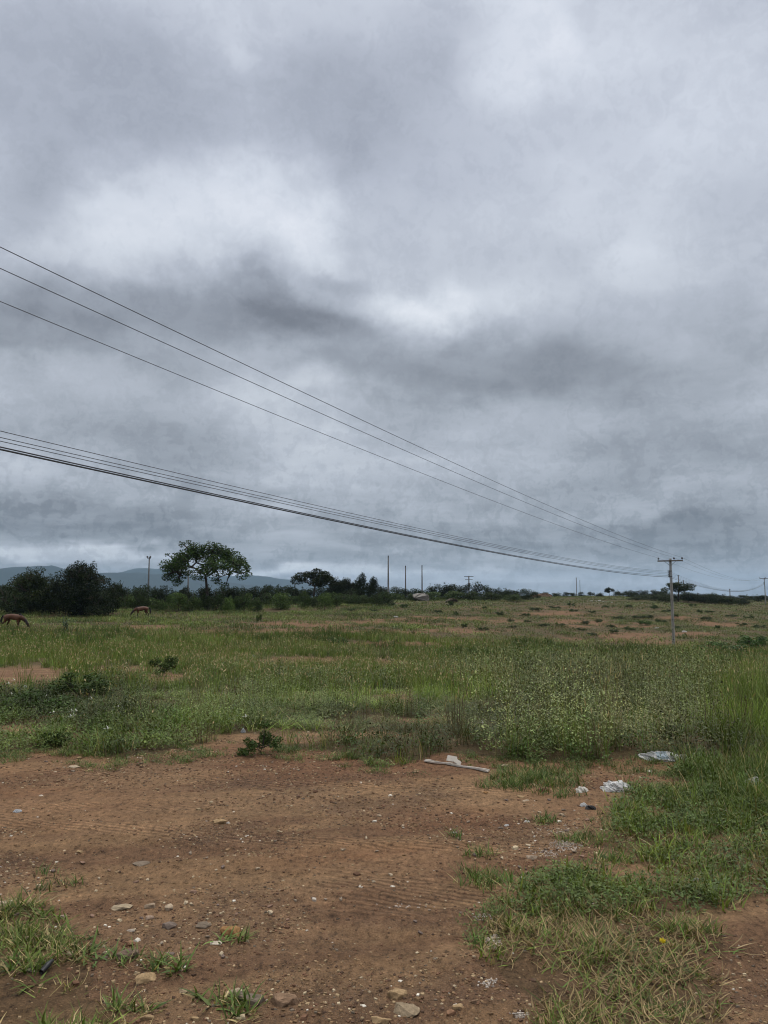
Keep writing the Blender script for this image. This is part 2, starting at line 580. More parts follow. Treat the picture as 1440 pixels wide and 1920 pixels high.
m, t, out = material('gravel_stone')
M_STONE = m
p = t.n.new('ShaderNodeBsdfPrincipled')
geo = t.n.new('ShaderNodeNewGeometry')
nz = t.noise(geo.outputs['Position'], 60, 5, .65)
oi = t.n.new('ShaderNodeObjectInfo')
c = t.mix(1.0, t.attr('col'), t.ramp(nz, [(.3, g3(.7)), (.7, g3(1.25))]), 'MULTIPLY')
c = t.mix(1.0, c, oi.outputs['Color'], 'MULTIPLY')
t.l.new(c, p.inputs['Base Color'])
p.inputs['Roughness'].default_value = .9
p.inputs['Specular IOR Level'].default_value = .08
b = t.n.new('ShaderNodeBump')
b.inputs['Strength'].default_value = .5
b.inputs['Distance'].default_value = .01
t.l.new(nz, b.inputs['Height'])
t.l.new(b.outputs[0], p.inputs['Normal'])
t.l.new(p.outputs[0], out.inputs['Surface'])


# ------------------------------------------------------------------ where things grow (read off the photograph, laid on the ground)
def ell(px, py, L, soft=.35):
    """union of soft ellipses (0..1)"""
    v = np.zeros_like(px)
    for (cx, cy, rx, ry) in L:
        d = ((px - cx) / rx) ** 2 + ((py - cy) / ry) ** 2
        v = np.maximum(v, np.clip((1 + soft - np.sqrt(d)) / (2 * soft), 0, 1))
    return v


def poly(px, py, P):
    ins = np.zeros(px.shape, bool)
    n = len(P)
    for i in range(n):
        (x1, y1), (x2, y2) = P[i], P[(i + 1) % n]
        if y1 == y2:
            continue
        cnd = ((y1 > py) != (y2 > py)) & (px < (x2 - x1) * (py - y1) / (y2 - y1) + x1)
        ins ^= cnd
    return ins


BARE = [(40, 1268, 110, 17), (230, 1256, 80, 7), (300, 1272, 90, 8), (160, 1342, 90, 6), (190, 1374, 60, 5), (20, 1366, 30, 5),
        (560, 1240, 95, 9), (722, 1246, 26, 8), (745, 1309, 32, 12), (810, 1350, 70, 7), (640, 1376, 130, 8), (560, 1384, 60, 9), (470, 1386, 90, 8),
        (500, 1186, 200, 8), (640, 1170, 210, 7), (800, 1160, 150, 6), (830, 1184, 120, 7), (740, 1208, 120, 5), (1010, 1211, 100, 3),
        (900, 1166, 80, 6), (1085, 1166, 60, 11), (1040, 1150, 90, 5), (1180, 1194, 80, 9), (1190, 1172, 60, 5), (1360, 1168, 60, 8),
        (1290, 1160, 60, 5), (1150, 1150, 50, 4), (1300, 1190, 50, 6), (1080, 1201, 60, 5), (280, 1176, 70, 4), (960, 1139, 150, 3), (410, 1192, 90, 5), (1230, 1205, 60, 5)]
ROAD = [(-900, 1402), (0, 1404), (120, 1412), (215, 1424), (300, 1412), (380, 1398), (470, 1398), (560, 1404), (640, 1412), (700, 1424), (790, 1418), (850, 1412), (930, 1424),
        (1080, 1426), (1190, 1424), (1295, 1432), (1262, 1456), (1180, 1480), (1130, 1515), (1140, 1545), (1170, 1590), (1235, 1640), (1130, 1645), (1050, 1640), (990, 1680), (940, 1725),
        (905, 1760), (905, 1800), (930, 1830), (985, 1875), (1035, 1930), (1050, 2600), (-1400, 2600), (-1400, 1402)]
SHOULDER = [(1345, 1930), (1345, 1880), (1315, 1830), (1300, 1795), (1345, 1770), (1335, 1725), (1375, 1690), (1440, 1680), (2400, 1660), (3200, 2600), (1345, 2600)]
LEFTGRASS = [(-900, 1700), (0, 1702), (60, 1697), (110, 1717), (122, 1745), (150, 1790), (165, 1830), (150, 1868), (205, 1900), (200, 1930), (230, 2100), (-900, 2600)]
TUFTS = [  # px, py, rx, ry  small clumps of grass on the dirt
    (925, 1655, 55, 15), (880, 1640, 30, 8), (905, 1767, 22, 8), (790, 1826, 18, 8), (860, 1886, 22, 8), (942, 1892, 24, 9), (115, 1660, 26, 8), (72, 1667, 22, 6),
    (212, 1806, 34, 14), (305, 1818, 42, 17), (440, 1892, 52, 22), (230, 1812, 20, 12), (1010, 1540, 22, 5), (1085, 1576, 36, 8), (1140, 1581, 14, 5), (1150, 1612, 28, 8), (1010, 1462, 76, 20),
    (960, 1474, 50, 9), (860, 1570, 14, 4), (900, 1605, 18, 4), (1050, 1490, 30, 6), (268, 1775, 16, 8), (265, 1800, 16, 8), (440, 1765, 22, 5), (370, 1862, 20, 7), (155, 1790, 40, 30), (250, 1890, 40, 16),
    (680, 1395, 60, 10), (620, 1392, 36, 12), (650, 1420, 60, 5), (175, 1412, 60, 8), (260, 1405, 40, 8), (345, 1402, 10, 6), (400, 1420, 9, 4), (735, 1430, 30, 5), (1420, 1608, 18, 4), (90, 1640, 20, 4), (225, 1692, 10, 4)]


def fields(x, y):
    """ground fields at plan points: photo position, bare 0..1, road/dirt 0..1"""
    z = H(x, y)
    px, py = project(x, y, z)
    front = y > 1.2
    px = np.where(front, px, np.where(x < 0, -800, 2200))
    py = np.where(front, py, 2400)
    k = np.clip((py - 1120) / 300, .05, 1)
    jx = (fbm(x / .9, y / .9, 31, 4, .6) - .5) * 90 * k
    jy = (fbm(x / .9, y / .9, 47, 4, .6) - .5) * 46 * k
    qx, qy = px + jx, py + jy
    road = poly(qx, qy, ROAD).astype(float)
    road = np.maximum(road, poly(qx, qy, SHOULDER).astype(float))
    lg = poly(qx, qy, LEFTGRASS)
    road = np.where(lg, 0, road)
    bare = ell(px + jx, py + jy * .55, BARE) * np.where(py < 1215, ss(fbm(x / 6, y / 4, 61, 4, .6), .36, .52), 1.0)
    return z, px, py, qx, qy, road, bare, lg


# ------------------------------------------------------------------ the ground sheet
fa = np.linspace(R(-44), R(44), 500)
ba = np.linspace(R(44), R(316), 64)[1:-1]
ang = np.concatenate([fa, ba])
rad = np.concatenate([np.geomspace(.4, 2.2, 12)[:-1], np.geomspace(2.2, 30, 470)[:-1], np.geomspace(30, 300, 190)[:-1], np.geomspace(300, 9000, 40)])
NA, NR = len(ang), len(rad)
A, RR = np.meshgrid(ang, rad)
gx, gy = (np.sin(A) * RR).ravel(), (np.cos(A) * RR).ravel()
gz, px, py, qx, qy, road, bare, lg = fields(gx, gy)
# the bed of the near road: ruts and small mounds
i0 = np.arange(NR - 1)[:, None] * NA
j0 = np.arange(NA)[None, :]
Q = np.stack([i0 + j0, i0 + (j0 + 1) % NA, i0 + NA + (j0 + 1) % NA, i0 + NA + j0], -1).reshape(-1, 4)[:, ::-1]
Vg = np.column_stack([gx, gy, gz])
Vg = np.vstack([Vg, [[0, 0, float(H(0.0, .05))]]])
me = np_mesh('ground', Vg, Q, smooth=True)
# close the middle under the viewer
bm = bmesh.new()
bm.from_mesh(me)
bm.verts.ensure_lookup_table()
cv = bm.verts[NA * NR]
for j in range(NA):
    bm.faces.new((cv, bm.verts[(j + 1) % NA], bm.verts[j])).smooth = True
bmesh.ops.recalc_face_normals(bm, faces=bm.faces)
bm.to_mesh(me)
bm.free()
rot = gx * .96 + gy * .28
rot2 = -gx * .28 + gy * .96
st = fbm(rot / 2.6, rot2 / .42, 71, 5, .55)
pt = fbm(gx / 1.1, gy / .8, 83, 5, .6)
big = fbm(gx / 6, gy / 6, 91, 3)
TAN, BRN, RED, DRK = np.array([.245, .148, .077]), np.array([.168, .095, .052]), np.array([.225, .108, .054]), np.array([.125, .076, .048])
soil = mixn(np.broadcast_to(BRN, (len(gx), 3)), TAN, ss(st, .42, .62))
soil = mixn(soil, np.broadcast_to(DRK, soil.shape), ss(pt, .54, .72) * .5)
redk = np.maximum(ss(big, .45, .65) * .35, ell(px, py, [(850, 1540, 130, 26), (1200, 1450, 150, 30), (760, 1610, 240, 26), (600, 1430, 300, 30), (1100, 1520, 120, 30), (50, 1500, 250, 50)], .6) * .6)
soil = mixn(soil, np.broadcast_to(RED * .9, soil.shape), redk)
pale = ss(fbm(rot / 1.7, rot2 / .6, 205, 4, .55), .50, .66) * .55
soil = mixn(soil, np.broadcast_to(np.array([.262, .160, .086]), soil.shape), pale)
soil = mixn(soil, np.broadcast_to(np.array([.150, .082, .042]), soil.shape), (1 - ss(gy, 3.2, 6.5)) * .45 * ss(fbm(gx / 1.4, gy / .9, 251, 4, .6), .35, .6))
farr = ss(gy, 18, 40)
soil = mixn(soil, np.broadcast_to(np.array([.135, .074, .038]), soil.shape) * (0.75 + .5 * pt[:, None]), farr * .8)
veg = (1 - road) * (1 - bare)
soil = mixn(soil, np.broadcast_to(np.array([.052, .046, .020]), soil.shape), veg * np.where(gy < 8, .35, .72))
soil = np.clip(soil, 0, 1)
grv = np.clip(ss(pt, .40, .62) + .25, 0, 1) * (1 - ss(gy, 9, 26)) * (.3 + .7 * road)
grv = np.maximum(grv, ell(px, py, [(1400, 1860, 90, 90), (450, 1780, 300, 40), (280, 1450, 200, 25), (1000, 1620, 100, 30), (500, 1510, 260, 30), (800, 1730, 140, 30)], .6) * road)
trk = ell(qx, qy, [(800, 1690, 170, 26), (700, 1655, 130, 14), (1000, 1680, 100, 14)], .5)
for (yc, cv_, tw) in ((4.75, .030, .17), (6.25, .030, .17), (5.35, -.02, .15), (6.9, -.02, .15)):
    dd = np.abs(gy - (yc - cv_ * (gx - .6) ** 2 - .10 * (gx - .6)))
    band = np.clip((tw - dd) / .05, 0, 1) * ss(fbm(gx / 1.5, gy / .8, 211, 3), .40, .55) * (np.abs(gx) < 6) * road
    trk = np.maximum(trk, band * .8)
    soil = soil * (1 + .10 * band[:, None])
for nme, arr in (('soil', soil), ('grav', grv), ('track', trk)):
    if nme == 'soil':
        a = me.attributes.new(nme, 'FLOAT_COLOR', 'POINT')
        c4 = np.ones((len(gx) + 1, 4), np.float32)
        c4[:-1, :3] = arr
        c4[-1, :3] = BRN
        a.data.foreach_set('color', c4.ravel())
    else:
        a = me.attributes.new(nme, 'FLOAT', 'POINT')
        a.data.foreach_set('value', np.append(arr, 0).astype(np.float32))
ground = link('ground', me, M_GROUND)
tag(ground, 'reddish brown dirt clearing and weedy field with patches of bare earth', 'ground', kind='structure')

# ------------------------------------------------------------------ blue hills far off
M_HILL = plain('hill_scrub', (.020, .030, .028), .95, .1, .35, .004)


def hill(name, pts, Y, depth, label, seed):
    xs = np.linspace(pts[0][0], pts[-1][0], 130)
    top = np.interp(xs, [q_[0] for q_ in pts], [q_[1] for q_ in pts])
    top = top + (fbm(xs / 26, xs * 0, seed, 4) - .5) * 4
    prof = [(-1.0, 0.0), (-.72, .22), (-.45, .5), (-.25, .76), (-.1, .94), (0, 1), (.2, .9), (.5, .5), (1, 0)]
    V = []
    for k, (pd, ph) in enumerate(prof):
        yy = Y + pd * depth
        for i, X in enumerate(xs):
            hz = high(X, top[i], Y)
            z0 = -6
            zz = z0 + (hz.z - z0) * ph
            xx = hz.x
            gl = (vnoise(np.array(xx / 260.), np.array(k * .9), seed) - .5) * 70 * (1 - ph) * (ph > 0)
            V.append((xx, yy + float(gl) * 2, zz + float(gl) * .35 if 0 < ph < 1 else zz))
    n = len(xs)
    Q = [(k * n + i, k * n + i + 1, (k + 1) * n + i + 1, (k + 1) * n + i) for k in range(len(prof) - 1) for i in range(n - 1)]
    o = link(name, np_mesh(name, V, Q, smooth=True), M_HILL)
    tag(o, label, 'hills', kind='structure')


hill('hills', [(-500, 1090), (-260, 1078), (-60, 1068), (0, 1066), (35, 1063), (75, 1060), (98, 1061), (122, 1068), (168, 1074), (215, 1073), (260, 1074), (340, 1080), (420, 1090), (520, 1104), (600, 1118)],
     4600, 1000, 'nearer flat topped blue grey ridge behind the dark bushes', 4)
hill('hills.001', [(120, 1112), (190, 1082), (225, 1072), (245, 1067), (272, 1065), (300, 1067), (330, 1075), (400, 1081), (440, 1080), (462, 1077), (492, 1080), (520, 1084), (560, 1088), (620, 1096), (700, 1106), (780, 1116)],
     6400, 1200, 'paler more distant blue ridge behind the spreading tree', 8)

# ------------------------------------------------------------------ plant templates and scattering
GREEN = {'bright': np.array([.165, .215, .036]), 'mid': np.array([.092, .130, .030]), 'dark': np.array([.045, .068, .018]),
         'grey': np.array([.172, .190, .074]), 'yellow': np.array([.150, .188, .046]), 'brown': np.array([.130, .095, .045]), 'straw': np.array([.36, .28, .135])}


def blade(out, yaw, length, width, lean, bend, segs, base=(0, 0, 0), cls=0, jit=1.0, roll=0.0, turn=0.0):
    p = np.array(base, float)
    V = []
    for i in range(segs + 1):
        f = i / segs
        a = lean + bend * f
        yw = yaw + turn * f
        d = np.array([math.cos(yw), math.sin(yw), 0])
        sd0 = np.array([-math.sin(yw), math.cos(yw), 0])
        dirn = d * math.sin(a) + np.array([0, 0, math.cos(a)])
        nrm = np.cross(sd0, dirn)
        sd = sd0 * math.cos(roll) + nrm * math.sin(roll)
        wd = width * (1 - f ** 1.6) * (.7 + .3 * min(1, f * 3)) + width * .06
        V += [p - sd * wd / 2, p + sd * wd / 2]
        p = p + dirn * length / segs
    out.append((np.array(V), [(2 * i, 2 * i + 1, 2 * i + 3, 2 * i + 2) for i in range(segs)], cls, jit))


def leafquad(out, base, yaw, pitch, ln, wd, cls=0, jit=1.0):
    d = np.array([math.cos(yaw) * math.cos(pitch), math.sin(yaw) * math.cos(pitch), math.sin(pitch)])
    s = np.array([-math.sin(yaw), math.cos(yaw), 0])
    up = np.cross(d, s)
    b_ = np.array(base)
    V = [b_, b_ + d * ln * .5 + s * wd / 2 - up * wd * .12, b_ + d * ln, b_ + d * ln * .5 - s * wd / 2 - up * wd * .12]
    out.append((np.array(V), [(0, 1, 2, 3)], cls, jit))


def pack(parts):
    V, Q, C, J, n = [], [], [], [], 0
    for (v, q, c_, j_) in parts:
        V.append(v)
        Q.append(np.array(q) + n)
        n += len(v)
        C += [c_] * len(q)
        J += [j_] * len(q)
    return np.vstack(V), np.vstack(Q), np.array(C), np.array(J)


rr = random.uniform


def t_tuft(n, ln, wd, lean=(.05, .6), bend=(.2, 1.0), segs=3, straw=.12, spread=.04, turn=.4):
    p = []
    for _ in range(n):
        a = rr(0, 6.283)
        r0 = spread * math.sqrt(rr(0, 1))
        b_ = rr(0, 6.283)
        blade(p, a, ln * rr(.5, 1.1), wd * rr(.6, 1.2), rr(*lean), rr(*bend), segs, (r0 * math.cos(b_), r0 * math.sin(b_), -.01), 1 if rr(0, 1) < straw else 0, rr(.5, 1.45), rr(-.6, .6), rr(-turn, turn))
    return pack(p)


def t_weed(stems, h, leaf, nleaf, wide=.10, stemw=.004):
    p = []
    for _ in range(stems):
        a = rr(0, 6.283)
        r0 = wide * math.sqrt(rr(0, 1))
        b0 = np.array([r0 * math.cos(a), r0 * math.sin(a), 0])
        hh = h * rr(.65, 1.05)
        ln = rr(.02, .48)
        top = b0 + np.array([math.cos(a) * ln * hh, math.sin(a) * ln * hh, hh])
        blade(p, a, hh, stemw, ln * .6, ln * .8, 2, tuple(b0), 2, rr(.8, 1.2))
        for k in range(nleaf):
            f = rr(.10, 1.0)
            q_ = b0 * (1 - f) + top * f
            y_ = rr(0, 6.283)
            L = leaf * rr(.6, 1.25) * (1.15 - .5 * f)
            off = np.array([math.cos(y_), math.sin(y_), 0]) * rr(0, .035 + .05 * (1 - f))
            leafquad(p, q_ + off, y_, rr(-.5, .9), L, L * rr(.45, .7), 0, rr(.35, 1.15) + .65 * rr(0, 1) ** 3)
    return pack(p)


def t_herb(n, rad_, leaf, h):
    p = []
    for _ in range(n):
        a = rr(0, 6.283)
        r0 = rad_ * math.sqrt(rr(0, 1))
        zz = h * rr(.1, 1) * (1 - .5 * (r0 / rad_) ** 2)
        L = leaf * rr(.6, 1.3)
        leafquad(p, (r0 * math.cos(a), r0 * math.sin(a), zz), rr(0, 6.283), rr(-.3, 1.0), L, L * rr(.35, .6), 0, rr(.6, 1.4))
    for _ in range(max(2, n // 9)):
        a = rr(0, 6.283)
        blade(p, a, h * rr(.7, 1.3), leaf * .12, rr(.1, .7), rr(.1, .5), 2, (0, 0, 0), 2, 1.0)
    return pack(p)


def t_seed(n, h, wd, straw=.3):
    """wispy grass with pale seed heads"""
    p = []
    for _ in range(n):
        a = rr(0, 6.283)
        r0 = .12 * math.sqrt(rr(0, 1))
        b_ = (r0 * math.cos(a), r0 * math.sin(a), 0)
        L = h * rr(.6, 1.1)
        le = rr(0, .3)
        blade(p, a, L, wd, le, rr(.1, .5), 2, b_, 0, rr(.75, 1.3), rr(-.7, .7))
        if rr(0, 1) < straw:
            t0 = np.array(b_) + np.array([math.cos(a) * L * .3, math.sin(a) * L * .3, L * .88])
            leafquad(p, t0, a, rr(.5, 1.4), L * .22, wd * 1.8, 1, rr(.8, 1.2))
    return pack(p)


class Scatter:
    def __init__(self):
        self.v, self.q, self.c, self.n = [], [], [], 0

    def put(self, tm, P, yaw, sxy, sz, col, straw=None, stem=None):
        """tm list of templates; P (n,3)"""
        n = len(P)
        if n == 0:
            return
        pick_ = RNG.integers(0, len(tm), n)
        if straw is None:
            straw = GREEN['straw']
        for k, (V, Q, C, J) in enumerate(tm):
            s = np.nonzero(pick_ == k)[0]
            if len(s) == 0:
                continue
            cy, sy = np.cos(yaw[s])[:, None], np.sin(yaw[s])[:, None]
            X = V[None, :, 0] * sxy[s][:, None]
            Y = V[None, :, 1] * sxy[s][:, None]
            Z = V[None, :, 2] * sz[s][:, None]
            vv = np.stack([X * cy - Y * sy + P[s, 0:1], X * sy + Y * cy + P[s, 1:2], Z + P[s, 2:3]], -1)
            qq = Q[None] + (np.arange(len(s)) * len(V))[:, None, None] + self.n
            cc = np.repeat(col[s][:, None, :], len(Q), 1)
            cc = np.where((C == 1)[None, :, None], np.asarray(straw)[None, None, :], cc)
            cc = np.where((C == 2)[None, :, None], cc * np.array([.9, .72, .75]), cc)
            cc = cc * J[None, :, None]
            self.v.append(vv.reshape(-1, 3).astype(np.float32))
            self.q.append(qq.reshape(-1, 4).astype(np.int32))
            self.c.append(cc.reshape(-1, 3).astype(np.float32))
            self.n += len(s) * len(V)

    def build(self, name, label, mat=None):
        me = np_mesh(name, np.vstack(self.v), np.vstack(self.q), np.vstack(self.c))
        o = link(name, me, mat or M_GRASS)
        tag(o, label, 'vegetation', kind='stuff')
        return o


def candidates(y0, y1, dens, margin=1.12):
    hw = .5 * margin
    area = hw * (y1 * y1 - y0 * y0) + 3.0 * (y1 - y0)
    n = int(area * dens)
    y = np.sqrt(RNG.random(int(n * 1.15)) * (y1 * y1 - y0 * y0) + y0 * y0)
    x = (RNG.random(len(y)) * 2 - 1) * (hw * y + 1.5)
    return x[:n], y[:n]


def pal(n, a, b_, k, jitter=.18):
    k = np.clip(k, 0, 1)[:, None]
    c_ = a * (1 - k) + b_ * k
    return np.clip(c_ * (1 + RNG.normal(0, jitter, (n, 1))) * (1 + RNG.normal(0, .06, (n, 3))), .008, 1)


def grow(sc, tm, x, y, z, keep, size, zs, col, straw=None, sink=0.0):
    k = np.nonzero(keep)[0]
    P = np.column_stack([x[k], y[k], z[k] - sink])
    s = size if np.isscalar(size) else size[k]
    zz = zs if np.isscalar(zs) else zs[k]
    n = len(k)
    sxy = s * RNG.uniform(.75, 1.25, n)
    szz = zz * RNG.uniform(.7, 1.25, n)
    sc.put(tm, P, RNG.random(n) * 6.283, sxy, szz, col[k], straw)


# --- near ground: trodden grass, tufts, herbs (3 - 10 m)
near = Scatter()
T_PROST = [t_tuft(24, .12, .0062, (.75, 1.5), (-.3, .5), 4, .48, .09, 1.8) for _ in range(8)]
T_SHORT = [t_tuft(16, .11, .0065, (.15, 1.05), (.2, 1.0), 3, .16, .06, 1.0) for _ in range(8)]
T_BROAD = [t_tuft(11, .14, .013, (.3, 1.1), (.3, .9), 4, .08, .03) for _ in range(6)]
T_TALL = [t_tuft(14, .36, .0065, (.02, .6), (.2, 1.3), 4, .1, .09, .7) for _ in range(6)]
T_HERB = [t_herb(46, .09, .022, .10) for _ in range(8)]
x, y = candidates(2.2, 10.5, 330)
z, px, py, qx, qy, road, bare, lg = fields(x, y)
nz = fbm(x / .5, y / .5, 131, 4, .6)
nh = fbm(x / 1.3, y / 1.3, 137, 3)
u = RNG.random(len(x))
grassy = (road < .5)
rightg = grassy & ~lg & (py > 1430)
dry = ell(px, py, [(1180, 1800, 260, 120), (1100, 1720, 200, 80), (1150, 1880, 200, 80)], .5)
k = rightg & (u < np.clip((nz - .36) * 6, 0, .95) * (.40 + .60 * (py > 1690)))
col = pal(len(x), GREEN['mid'], GREEN['bright'], nh * 1.2 - .2)
grow(near, T_PROST, x, y, z, k & (u < 1), 1.0, 1.0, col * .85, np.array([.275, .20, .098]))
u2 = RNG.random(len(x))
k = rightg & (u2 < np.clip((nz - .36) * 6, 0, 1) * (.08 + .26 * (1 - dry)))
grow(near, T_SHORT, x, y, z, k, 1.0, 1.0, col)
u3 = RNG.random(len(x))
hz_ = rightg & (py < 1715)
rt_ = ell(px, py, [(1440, 1450, 170, 80)], .6)
k = rightg & (RNG.random(len(x)) < rt_ * .30 * np.clip((nz - .28) * 4, 0, 1))
grow(near, T_TALL, x, y, z, k, 1.0, .55 + .5 * rt_, pal(len(x), GREEN['mid'], np.array([.125, .178, .032]), nh * 1.3))
k = hz_ & (u3 < np.clip((nz - .27) * 5, 0, 1) * .52)
colh = pal(len(x), GREEN['dark'] * 1.25, GREEN['mid'] * 1.1, nh)
grow(near, T_HERB, x, y, z, k, 1.1, 1.0 + 1.2 * ell(px, py, [(1420, 1450, 130, 60)], .6), colh)
k = hz_ & (u3 > .62) & (u3 < .62 + np.clip((nz - .22) * 4, 0, 1) * .25)
grow(near, T_SHORT, x, y, z, k, 1.3, 1.5, pal(len(x), GREEN['mid'], GREEN['bright'], nh * 1.3))
k = lg & (u < np.clip((nz - .24) * 4, 0, 1) * .55)
grow(near, T_BROAD, x, y, z, k, .8, .7, pal(len(x), GREEN['mid'] * .7, GREEN['bright'] * .58, nh * 1.2 - .2))
k = lg & (RNG.random(len(x)) < np.clip((nz - .30) * 4, 0, 1) * .35)
grow(near, T_SHORT, x, y, z, k, 1.0, .9, pal(len(x), GREEN['mid'] * .75, GREEN['bright'] * .62, nh))
k = lg & (u2 < np.clip((nz - .28) * 4, 0, 1) * .5)
grow(near, T_PROST, x, y, z, k, .9, .9, col)
tf = ell(px, py, TUFTS, .45)
k = (tf > .2) & (road > .5) & (u < tf * .8)
grow(near, T_SHORT, x, y, z, k & (py < 1760), 1.0, .9, pal(len(x), GREEN['dark'] * 1.3, GREEN['mid'] * 1.2, nh))
k = (tf > .2) & (road > .5) & (u < tf * .62) & (py >= 1760)
grow(near, T_BROAD, x, y, z, k, .85, .8, pal(len(x), GREEN['dark'] * 1.3, GREEN['mid'] * 1.25, nh))
k = (tf > .2) & (u3 < tf * .16) & (py > 1560)
grow(near, T_PROST, x, y, z, k, .7, .7, col)
edge = (road > .5) & ~(poly(qx, qy - 26, ROAD) & poly(qx + 34, qy, ROAD) & poly(qx + 20, qy - 14, ROAD)) & (qx < 1300)
k = edge & (RNG.random(len(x)) < np.clip((nz - .42) * 5, 0, 1) * .35)
grow(near, T_SHORT, x, y, z, k, .8, .7, pal(len(x), GREEN['dark'] * 1.3, GREEN['mid'] * 1.1, nh))
k = edge & (RNG.random(len(x)) < np.clip((nz - .46) * 5, 0, 1) * .3)
grow(near, T_HERB, x, y, z, k, .7, .7, colh)
near.build('grass', 'short trodden grass and low herbs at the edge of the dirt')

# --- weeds beyond the clearing (8 - 32 m)
weeds = Scatter()
T_W1 = [t_weed(5, .62, .036, 26, .13) for _ in range(8)]
T_W2 = [t_weed(5, .60, .055, 13, .2, .007) for _ in range(6)]
T_G1 = [t_tuft(18, .44, .007, (.02, .55), (.2, 1.3), 4, .12, .11, .7) for _ in range(8)]
T_G2 = [t_tuft(12, .40, .013, (.02, .5), (.1, .8), 2, .12, .16) for _ in range(6)]
T_S2 = [t_seed(14, .42, .011, .22) for _ in range(6)]
T_H2 = [t_herb(60, .17, .040, .20) for _ in range(6)]
for (y0, y1, dn, tw, tg, th, ts) in ((7.6, 14, 34, T_W1, T_G1, T_H2, T_S2), (14, 22, 20, T_W2, T_G2, T_H2, T_S2), (22, 34, 11, T_W2, T_G2, T_H2, T_S2)):
    x, y = candidates(y0, y1, dn * 1.0)
    z, px, py, qx, qy, road, bare, lg = fields(x, y)
    nz = fbm(x / 1.6, y / 1.2, 151, 4, .6)
    nh = fbm(x / 3.0, y / 2.2, 157, 4, .55)
    nk = fbm(x / 5.0, y / 3.0, 163, 3)
    u, u2 = RNG.random(len(x)), RNG.random(len(x))
    ok = (road < .5) & (u < 1 - bare * 1.15) & (py < 1440)
    big = ell(px, py, [(1080, 1330, 255, 105), (1230, 1300, 220, 110)], .55)        # tall silvery stand
    midw = ell(px, py, [(560, 1310, 330, 60), (800, 1270, 200, 40), (380, 1350, 240, 40)], .4)
    lush = ell(px, py, [(1420, 1360, 110, 130), (860, 1300, 80, 22), (700, 1325, 70, 18), (600, 1260, 110, 10), (900, 1250, 130, 18)], .5)
    lowd = ell(px, py, [(90, 1345, 190, 60), (250, 1390, 200, 26)], .4)
    brown = ell(px, py, [(790, 1385, 120, 36), (640, 1390, 80, 18)], .4)
    back = np.clip((1275 - py) / 30, 0, 1)
    gap = np.clip((nz - .22) * 6, 0, 1)
    # clumps of different height, some stretches taken over by grass
    clump = fbm(x / 1.1, y / .9, 191, 3, .6)
    sp_ = fbm(x / 2.4, y / 1.9, 197, 3, .6)
    tall = .32 + 1.3 * ss(clump, .34, .66)
    rear = np.clip((1325 - py) / 50, 0, 1)                     # the stand turns to lighter grass farther back
    grassk = np.clip(ss(sp_, .48, .62) * .8 + .35 * rear, 0, 1)
    tone_ = (.58 + .84 * ss(fbm(x / 1.9, y / 1.5, 241, 3, .6), .32, .66))[:, None]     # patches of darker and lighter colour over all the plants
    # silvery weeds
    pw = np.clip(big * (.45 + .7 * ss(clump, .30, .48)) + midw * (.25 + .6 * ss(nk, .35, .6)), 0, 1) * gap * (1 - .75 * lush) * (1 - brown) * (1 - .72 * grassk)
    k = ok & (u2 < pw * .95)
    cw = pal(len(x), GREEN['grey'], GREEN['mid'], nh * 1.4 - .35)
    cw = mixn(cw, np.broadcast_to(GREEN['dark'] * 1.3, cw.shape), ss(sp_, .40, .30) * .6)
    cw = cw * tone_
    hgt_ = (.58 + .58 * big) * tall
    grow(weeds, tw, x, y, z, k, 1.0, hgt_, cw)
    # upright grass
    pg = np.clip(.24 + .75 * lush + .35 * ss(nh, .45, .62) + .55 * grassk * np.maximum(big, midw), 0, 1) * gap * (1 - .6 * big * (1 - lush) * (1 - grassk)) * (1 - .5 * lowd)
    u3 = RNG.random(len(x))
    k = ok & (u3 < pg * .85)
    cg = pal(len(x), GREEN['mid'], GREEN['bright'] * 1.05, lush * .9 + ss(nh, .4, .7) * .5 + .5 * rear - .1)
    cg = mixn(cg, np.broadcast_to(GREEN['brown'], cg.shape), np.clip(brown * .8 + ss(nk, .66, .8) * .5, 0, 1) * (1 - lush))
    cg = mixn(cg, np.array([.125, .178, .032]) * (1 + RNG.normal(0, .15, (len(x), 1))), lush * .75)
    cg = cg * tone_
    gh = (.6 + .38 * ell(px, py, [(1430, 1350, 110, 150)], .5) + .45 * big + .1 * back) * (.6 + .7 * ss(clump, .3, .7))
    grow(weeds, tg, x, y, z, k, 1.0, gh, cg)
    # dead brown stems poking out here and there
    ud = RNG.random(len(x))
    k = ok & (ud < .05 * gap * np.maximum(big, midw))
    grow(weeds, ts, x, y, z, k, .8, 1.4 * (.6 + .6 * big), np.broadcast_to(np.array([.13, .10, .06]), (len(x), 3)) * RNG.uniform(.7, 1.2, (len(x), 1)))
    # low leafy herbs under it all
    u4 = RNG.random(len(x))
    k = ok & (u4 < (.5 + .4 * lowd) * gap)
    chh = pal(len(x), GREEN['dark'], GREEN['mid'], nh * 1.3 - .2) * tone_
    grow(weeds, th, x, y, z, k, 1.0, (.8 + .5 * lowd) * (.7 + .6 * ss(clump, .3, .7)), chh)
    # wispy seed grass towards the back
    u5 = RNG.random(len(x))
    k = ok & (u5 < np.clip(back * .8 + rear * .4, 0, 1) * gap)
    grow(weeds, ts, x, y, z, k, 1.2, .95, pal(len(x), GREEN['mid'] * 1.2, GREEN['yellow'], nh * 1.5 - .2), GREEN['straw'] * .8)
weeds.build('undergrowth', 'waist high silvery weeds and green grass beyond the dirt clearing')

